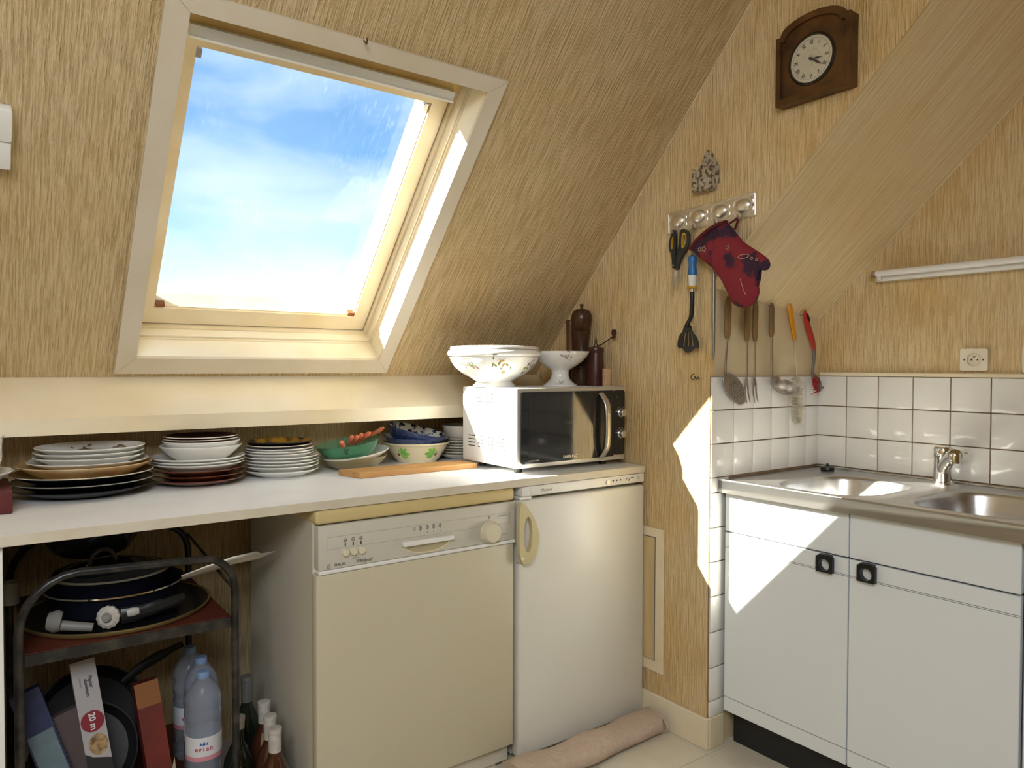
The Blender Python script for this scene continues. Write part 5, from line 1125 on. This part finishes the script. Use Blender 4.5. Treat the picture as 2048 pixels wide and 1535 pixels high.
dh2 = thing('black_pan_handle', (.33, 1.975, zt_), 'flat black pan handle with grey oval button in the tray', 'utensil')
part('grip', B().tube(arc([(.283, 1.968, .622), (.31, 1.962, .624), (.35, 1.960, .630), (.40, 1.968, .636), (.425, 1.980, .638)], 4), [.020]*6+[.017]*4+[.014]*4+[.012]*3, 12, flat=((0, 1, 0), .5)), m_black, dh2)
part('button', B().tube([(.293, 1.951, .630), (.305, 1.949, .632), (.318, 1.949, .633)], [.008, .0105, .008], 12, flat=((0, 1, 0), .5)), M('light_grey_plastic', (.42, .40, .37), .45), dh2, 'grey oval button')
# small white tub behind the left trolley leg
solo('tub', B().lathe([(0, 0), (.020, 0), (.0235, .055), (.025, .058), (.022, .058), (.018, .004), (0, .004)], (.0755, 2.34, ZS1+.001), 28), m_porcc, 'cream plastic tub on the trolley beside the left leg', 'tub')

# ---- lower shelf: bottles
def water_bottle(x, y, label, first=[]):
    z = ZS2+.0005
    if not first:
        t = thing('water_bottle', (x, y, z), label, 'bottle', 'water bottles on the lower trolley shelf')
        mg_ = M('clear_water_plastic', (.52, .56, .64), .12, trans=.72, ior=1.2)
        pf = [(0, .004), (.030, .002), (.038, 0), (.0425, .010), (.043, .040), (.0405, .046), (.043, .052), (.0425, .085), (.0425, .165), (.0405, .172), (.0435, .180), (.043, .205), (.040, .212), (.0435, .220), (.041, .245), (.030, .268), (.018, .283), (.0135, .289), (.0135, .296), (0, .296)]
        bt = part('body', B().lathe(pf, (x, y, z), 40, rfun=lambda a, r: 1+(.02*math.sin(9*a) if r > .036 else 0)), mg_, t, 'clear plastic body', 50)
        part('cap', B().lathe([(0, 0), (.0155, 0), (.0155, .014), (.0145, .016), (0, .0165)], (x, y, z+.287), 28, rfun=lambda a, r: 1+.012*math.sin(28*a)), M('pale_blue_cap', (.20, .30, .50), .4), t, 'pale blue cap')
        def band(z0, z1, r, mt, nm, lb): part(nm, B().lathe([(r, z0), (r+.0004, z0), (r+.0004, z1), (r, z1)], (x, y, z), 40), mt, bt, lb)
        band(.100, .148, .0438, M('white_label', (.66, .66, .68), .5), 'label', 'white paper label'); band(.088, .100, .0438, M('pink_label_band', (.62, .26, .30), .5), 'label_band', 'pink label band')
        fa_ = facing((x, y)); R0 = .0446
        red = M('label_red', (.40, .02, .08), .5); blu = M('label_blue', (.03, .08, .34), .5)
        for k, ch in enumerate('evian'):
            a = fa_+(k-2)*.20; px, py = x+R0*math.cos(a), y+R0*math.sin(a)
            Rm = Matrix.Rotation(a+PI/2, 3, 'Z') @ Matrix(((1, 0, 0), (0, 0, -1), (0, 1, 0)))
            text('lettering', ch, .0165, (px, py, z+.119), Rm, red, bt, bold=.0004)
        for k, (h_, w_) in enumerate(((.008, .006), (.011, .008), (.008, .006))):
            a = fa_+(k-1)*.17; px, py = x+R0*math.cos(a), y+R0*math.sin(a)
            Rm = Matrix.Rotation(a+PI/2, 3, 'Z') @ Matrix(((1, 0, 0), (0, 0, -1), (0, 1, 0)))
            part('peak_emblem', B().add([tuple(Vector((px, py, z+.129))+Rm @ Vector(q)) for q in ((-w_/2, 0, 0), (w_/2, 0, 0), (w_*.2, h_, 0))], [(0, 1, 2)]), blu, bt, fix=False)
        first.append(t); return t
    return dup(first[0], (x, y, z), label)
water_bottle(.472, 1.985, 'front clear water bottle with blue cap and pink label')
water_bottle(.490, 2.085, 'middle clear water bottle, just behind the front one')
water_bottle(.483, 2.180, 'rearmost clear water bottle beside the trolley back leg')
# cast iron skillets standing on edge
m_iron = M('cast_iron', (.013, .012, .012), .5, bump=.2, bscale=120)
def skillet(c, r, tx, tz, label, hl=None):
    t = thing('skillet', (c[0], c[1], ZS2), label, 'skillet', 'cast iron skillets leaning on the lower shelf')
    T = Matrix.Translation(c) @ Matrix.Rotation(tz, 4, 'Z') @ Matrix.Rotation(tx, 4, 'X')
    part('body', B().lathe([(0, 0), (r*.86, 0), (r*.97, .020), (r, .035), (r*.97, .036), (r*.93, .022), (r*.82, .005), (0, .005)], seg=44, T=T), m_iron, t)
    if hl: part('handle', B().tube(arc(hl, 5), [.009, .010, .011, .012, .0125, .013, .0135, .014, .014, .013, .010][:len(arc(hl, 5))] + [.009]*max(0, len(arc(hl, 5))-11), 10, flat=((0, 1, 0), .6)), m_iron, t, 'cast iron handle')
    return t
skillet((.235, 2.19, ZS2+.150), .142, math.radians(68), math.radians(8), 'rear cast iron skillet with long handle to the right', [(.318, 2.205, .370), (.37, 2.202, .405), (.43, 2.20, .430), (.470, 2.20, .443)])
skillet((.215, 2.085, ZS2+.125), .118, math.radians(66), math.radians(-6), 'front cast iron skillet without visible handle')
# boxes leaning on the shelf
def lean_box(nm, a, b_, w, d, mats, label, sides=None):
    """box whose front face runs from foot point a to head point b_ (x,y,z), w wide, d deep"""
    a, b_ = Vector(a), Vector(b_); up = (b_-a); L = up.length; up.normalize()
    nrm = Vector((0, -1, 0)); nrm = (nrm-up*nrm.dot(up)).normalized(); rt = up.cross(nrm)*-1
    if rt.x < 0: rt = -rt
    t = thing(nm, a, label, 'box')
    f = lambda u, v, dd: tuple(a+rt*u+up*v+nrm*dd)
    bb = part('carton', B().prism([(-w/2, 0), (w/2, 0), (w/2, L), (-w/2, L)], f, -d, 0), mats, t)
    R3 = Matrix((rt, up, nrm)).transposed()
    return t, bb, f, R3, L
m_bbl = M('dark_blue_carton', (.022, .030, .085), .6, col2=(.016, .02, .05), scale=30)
t_, c_, f_, R_, L_ = lean_box('carton_box', (.185, 1.945, ZS2+.028), (.088, 2.010, .470), .060, .05, m_bbl, 'dark blue carton with pale blue panel leaning left of the foil box')
part('panel', B().prism([(-.026, .01), (.026, .01), (.026, L_*.70), (-.026, L_*.70)], f_, .0002, .0012), M('pale_blue_paper', (.12, .17, .185), .6, col2=(.10, .145, .16), scale=40), c_, 'pale blue panel')
t_, c_, f_, R_, L_ = lean_box('paper_box', (.245, 1.972, ZS2+.006), (.165, 2.017, .400), .062, .03, M('brown_grey_card', (.085, .06, .055), .7), 'brown-grey cardboard box behind the dark blue carton')
m_foil = M('off_white_carton', (.36, .335, .33), .5)
t_, c_, f_, R_, L_ = lean_box('foil_box', (.250, 1.925, ZS2+.020), (.205, 2.020, .515), .052, .045, m_foil, 'white aluminium foil box with red 20 m roundel standing upright')
mr_ = M('dark_red_print', (.20, .008, .020), .5); mk_ = M('black_print', (.012, .012, .012), .5)
flat('roundel', [ell(0, L_*.62, .0245, .024, 32)], f_, .0002, .001, mr_, c_, 'dark red roundel')
def btext(s_, u, v, size, mt, spin=0, bold=0): text('lettering', s_, size, f_(u, v, .0016), R_, mt, c_, spin=spin, bold=bold)
btext('20 m', 0, L_*.62, .019, M('white_print', (.6, .58, .56), .5), -PI/2, .0006)
btext('Papier', .010, L_*.86, .011, mk_, -PI/2, .0002); btext('aluminium', .0, L_*.83, .010, mk_, -PI/2, .0002); btext('cuisson', -.011, L_*.87, .008, M('grey_print2', (.2, .19, .19), .5), -PI/2)
part('picture', B().prism(ell(.004, L_*.475, .020, .024, 20), f_, .0002, .0008), M('food_photo', (.40, .26, .12), .5, col2=(.12, .06, .02), scale=90, amt=.4), c_, 'printed food picture')
part('black_band', B().prism([(-.026, L_*.17), (.026, L_*.17), (.026, L_*.37), (-.012, L_*.41), (-.026, L_*.44)], f_, .0002, .001), mk_, c_, 'black printed band')
btext('ALU', .002, L_*.26, .012, M('white_print', (.6, .58, .56)), 0, .0002)
part('tin_print', B().prism(ell(.0, L_*.09, .020, .022, 20, 3), f_, .0002, .001), M('silver_print3', (.28, .24, .24), .4, col2=(.10, .08, .08), scale=50, stretch=(6, 1, 1)), c_)
t_, c_, f_, R_, L_ = lean_box('red_box', (.375, 1.955, ZS2+.004), (.345, 2.03, .425), .055, .06, M('red_carton', (.15, .016, .008), .5, col2=(.085, .010, .007), scale=12), 'torn red carton between the skillets and the water bottles')
part('torn_flap', B().prism([(-.0, -.0), (.032, .01), (.036, .10), (.020, .06), (.006, .05)], f_, .0005, .0025), M('bare_card', (.34, .28, .20), .7), c_, 'pale torn cardboard')
part('top_print', B().prism([(-.0275, L_*.8), (.0275, L_*.8), (.0275, L_), (-.0275, L_)], f_, .0002, .001), M('amber_print', (.22, .08, .02), .5), c_)
# ---- bottles on the floor beside the dishwasher
m_rose = M('brown_bottle_glass', (.055, .018, .008), .08, coat=.5); m_capw = M('white_foil_capsule', (.52, .49, .44), .45, col2=(.40, .37, .33), scale=60)
m_dkg = M('dark_green_glass', (.012, .016, .010), .08, coat=.5)
BP = [(0, .003), (.030, .002), (.036, 0), (.0375, .006), (.0375, .175), (.035, .195), (.024, .222), (.0155, .242), (.0145, .262), (.0145, .298), (.0158, .299), (.0158, .310), (.013, .312), (0, .312)]
def bottle(x, y, h, gm, cm, capl, label, nm='wine_bottle', lab=None, r=1):
    s_ = h/.312; t = thing(nm, (x, y, 0), label, 'bottle', 'bottles between trolley and dishwasher')
    bt = part('body', B().lathe([(a*r, z*s_) for a, z in BP], (x, y, 0), 32), gm, t)
    if cm: part('capsule', B().lathe([(.0150*r, h-capl), (.0158*r, h-capl), (.0164*r, h-.012), (.0172*r, h-.011), (.0172*r, h+.0005), (.014*r, h+.0015), (0, h+.0015)], (x, y, 0), 28), cm, t, 'foil capsule')
    if lab: part('label', B().lathe([(.0376*r, .07*s_), (.0381*r, .07*s_), (.0381*r, .155*s_), (.0376*r, .155*s_)], (x, y, 0), 32), lab, bt, 'paper label')
    return t
bottle(.613, 1.855, .300, m_rose, m_capw, .058, 'front brown bottle with white capsule beside the dishwasher')
bottle(.628, 1.940, .296, m_rose, m_capw, .060, 'middle brown bottle with white capsule and round mark')
bottle(.641, 2.030, .296, m_rose, m_capw, .056, 'rear brown bottle with white capsule and gold tag')
bottle(.618, 2.110, .345, m_dkg, M('smoky_capsule', (.20, .20, .19), .3, metal=.4), .07, 'tall dark bottle with silvery grey capsule, farthest back')
bottle(.560, 1.990, .292, m_dkg, M('pale_capsule', (.34, .30, .25), .4), .030, 'dark bottle right behind the trolley leg', lab=M('tan_label', (.28, .20, .11), .6))
# hanging paper tag of the rear bottle
tg = solo('paper_tag', B().prism([(.618, .178), (.640, .182), (.642, .222), (.632, .232), (.622, .226)], FY(1.992), 0, .0008), M('tan_paper', (.30, .22, .11), .7), 'tan paper tag hanging on a bottle neck beside the dishwasher', 'tag')

# ---- rolled towel in front of the fridge
m_towel = M('beige_terry_cloth', (.54, .43, .34), .95, col2=(.45, .34, .26), scale=70, amt=.8, bump=1.0, bscale=260)
tw = thing('towel', (1.56, 1.70, 0), 'rolled beige terry towel on the floor against the fridge', 'towel')
b = B(); n_, sg = 40, 28; vs_ = []; fs = []
xa, xb = 1.255, 1.842
for i in range(n_+1):
    s_ = i/n_; x = xa+(xb-xa)*s_; cy = 1.700+.006*math.sin(9*s_); ry = .060+.004*math.sin(17*s_); rz = .031+.003*math.sin(13*s_+1)
    for k in range(sg):
        a = 2*PI*k/sg; c, s2 = math.cos(a), math.sin(a)
        vs_.append((x+(.012*c if s_ > .9 else 0), cy+ry*math.copysign(abs(c)**.8, c)*(1+.03*math.sin(3*a+8*s_)), max(.0012, rz+rz*math.copysign(abs(s2)**.85, s2)*(1+.06*math.sin(5*a+21*s_)))))
for i in range(n_):
    for k in range(sg): l = (k+1) % sg; fs.append((i*sg+k, i*sg+l, (i+1)*sg+l, (i+1)*sg+k))
fs += [tuple(reversed(range(sg))), tuple(n_*sg+k for k in range(sg))]
b.add(vs_, fs); part('roll', b, m_towel, tw, None, 60)
part('hem', B().tube([(xb+.001, 1.700+.059*math.cos(2*PI*k/24), max(.003, .031+.030*math.sin(2*PI*k/24))) for k in range(24)], .0035, 8, True), M('pale_towel_hem', (.56, .43, .32), .9, bump=.5, bscale=200), tw, 'paler hem at the roll end')
part('inner_turn', B().tube([(xb+.001, 1.700+(.045-.0014*k)*math.cos(2*PI*k/14), .031+(.022-.0006*k)*math.sin(2*PI*k/14)) for k in range(26)], .0025, 6), M('pale_towel_hem', (.56, .43, .32)), tw)
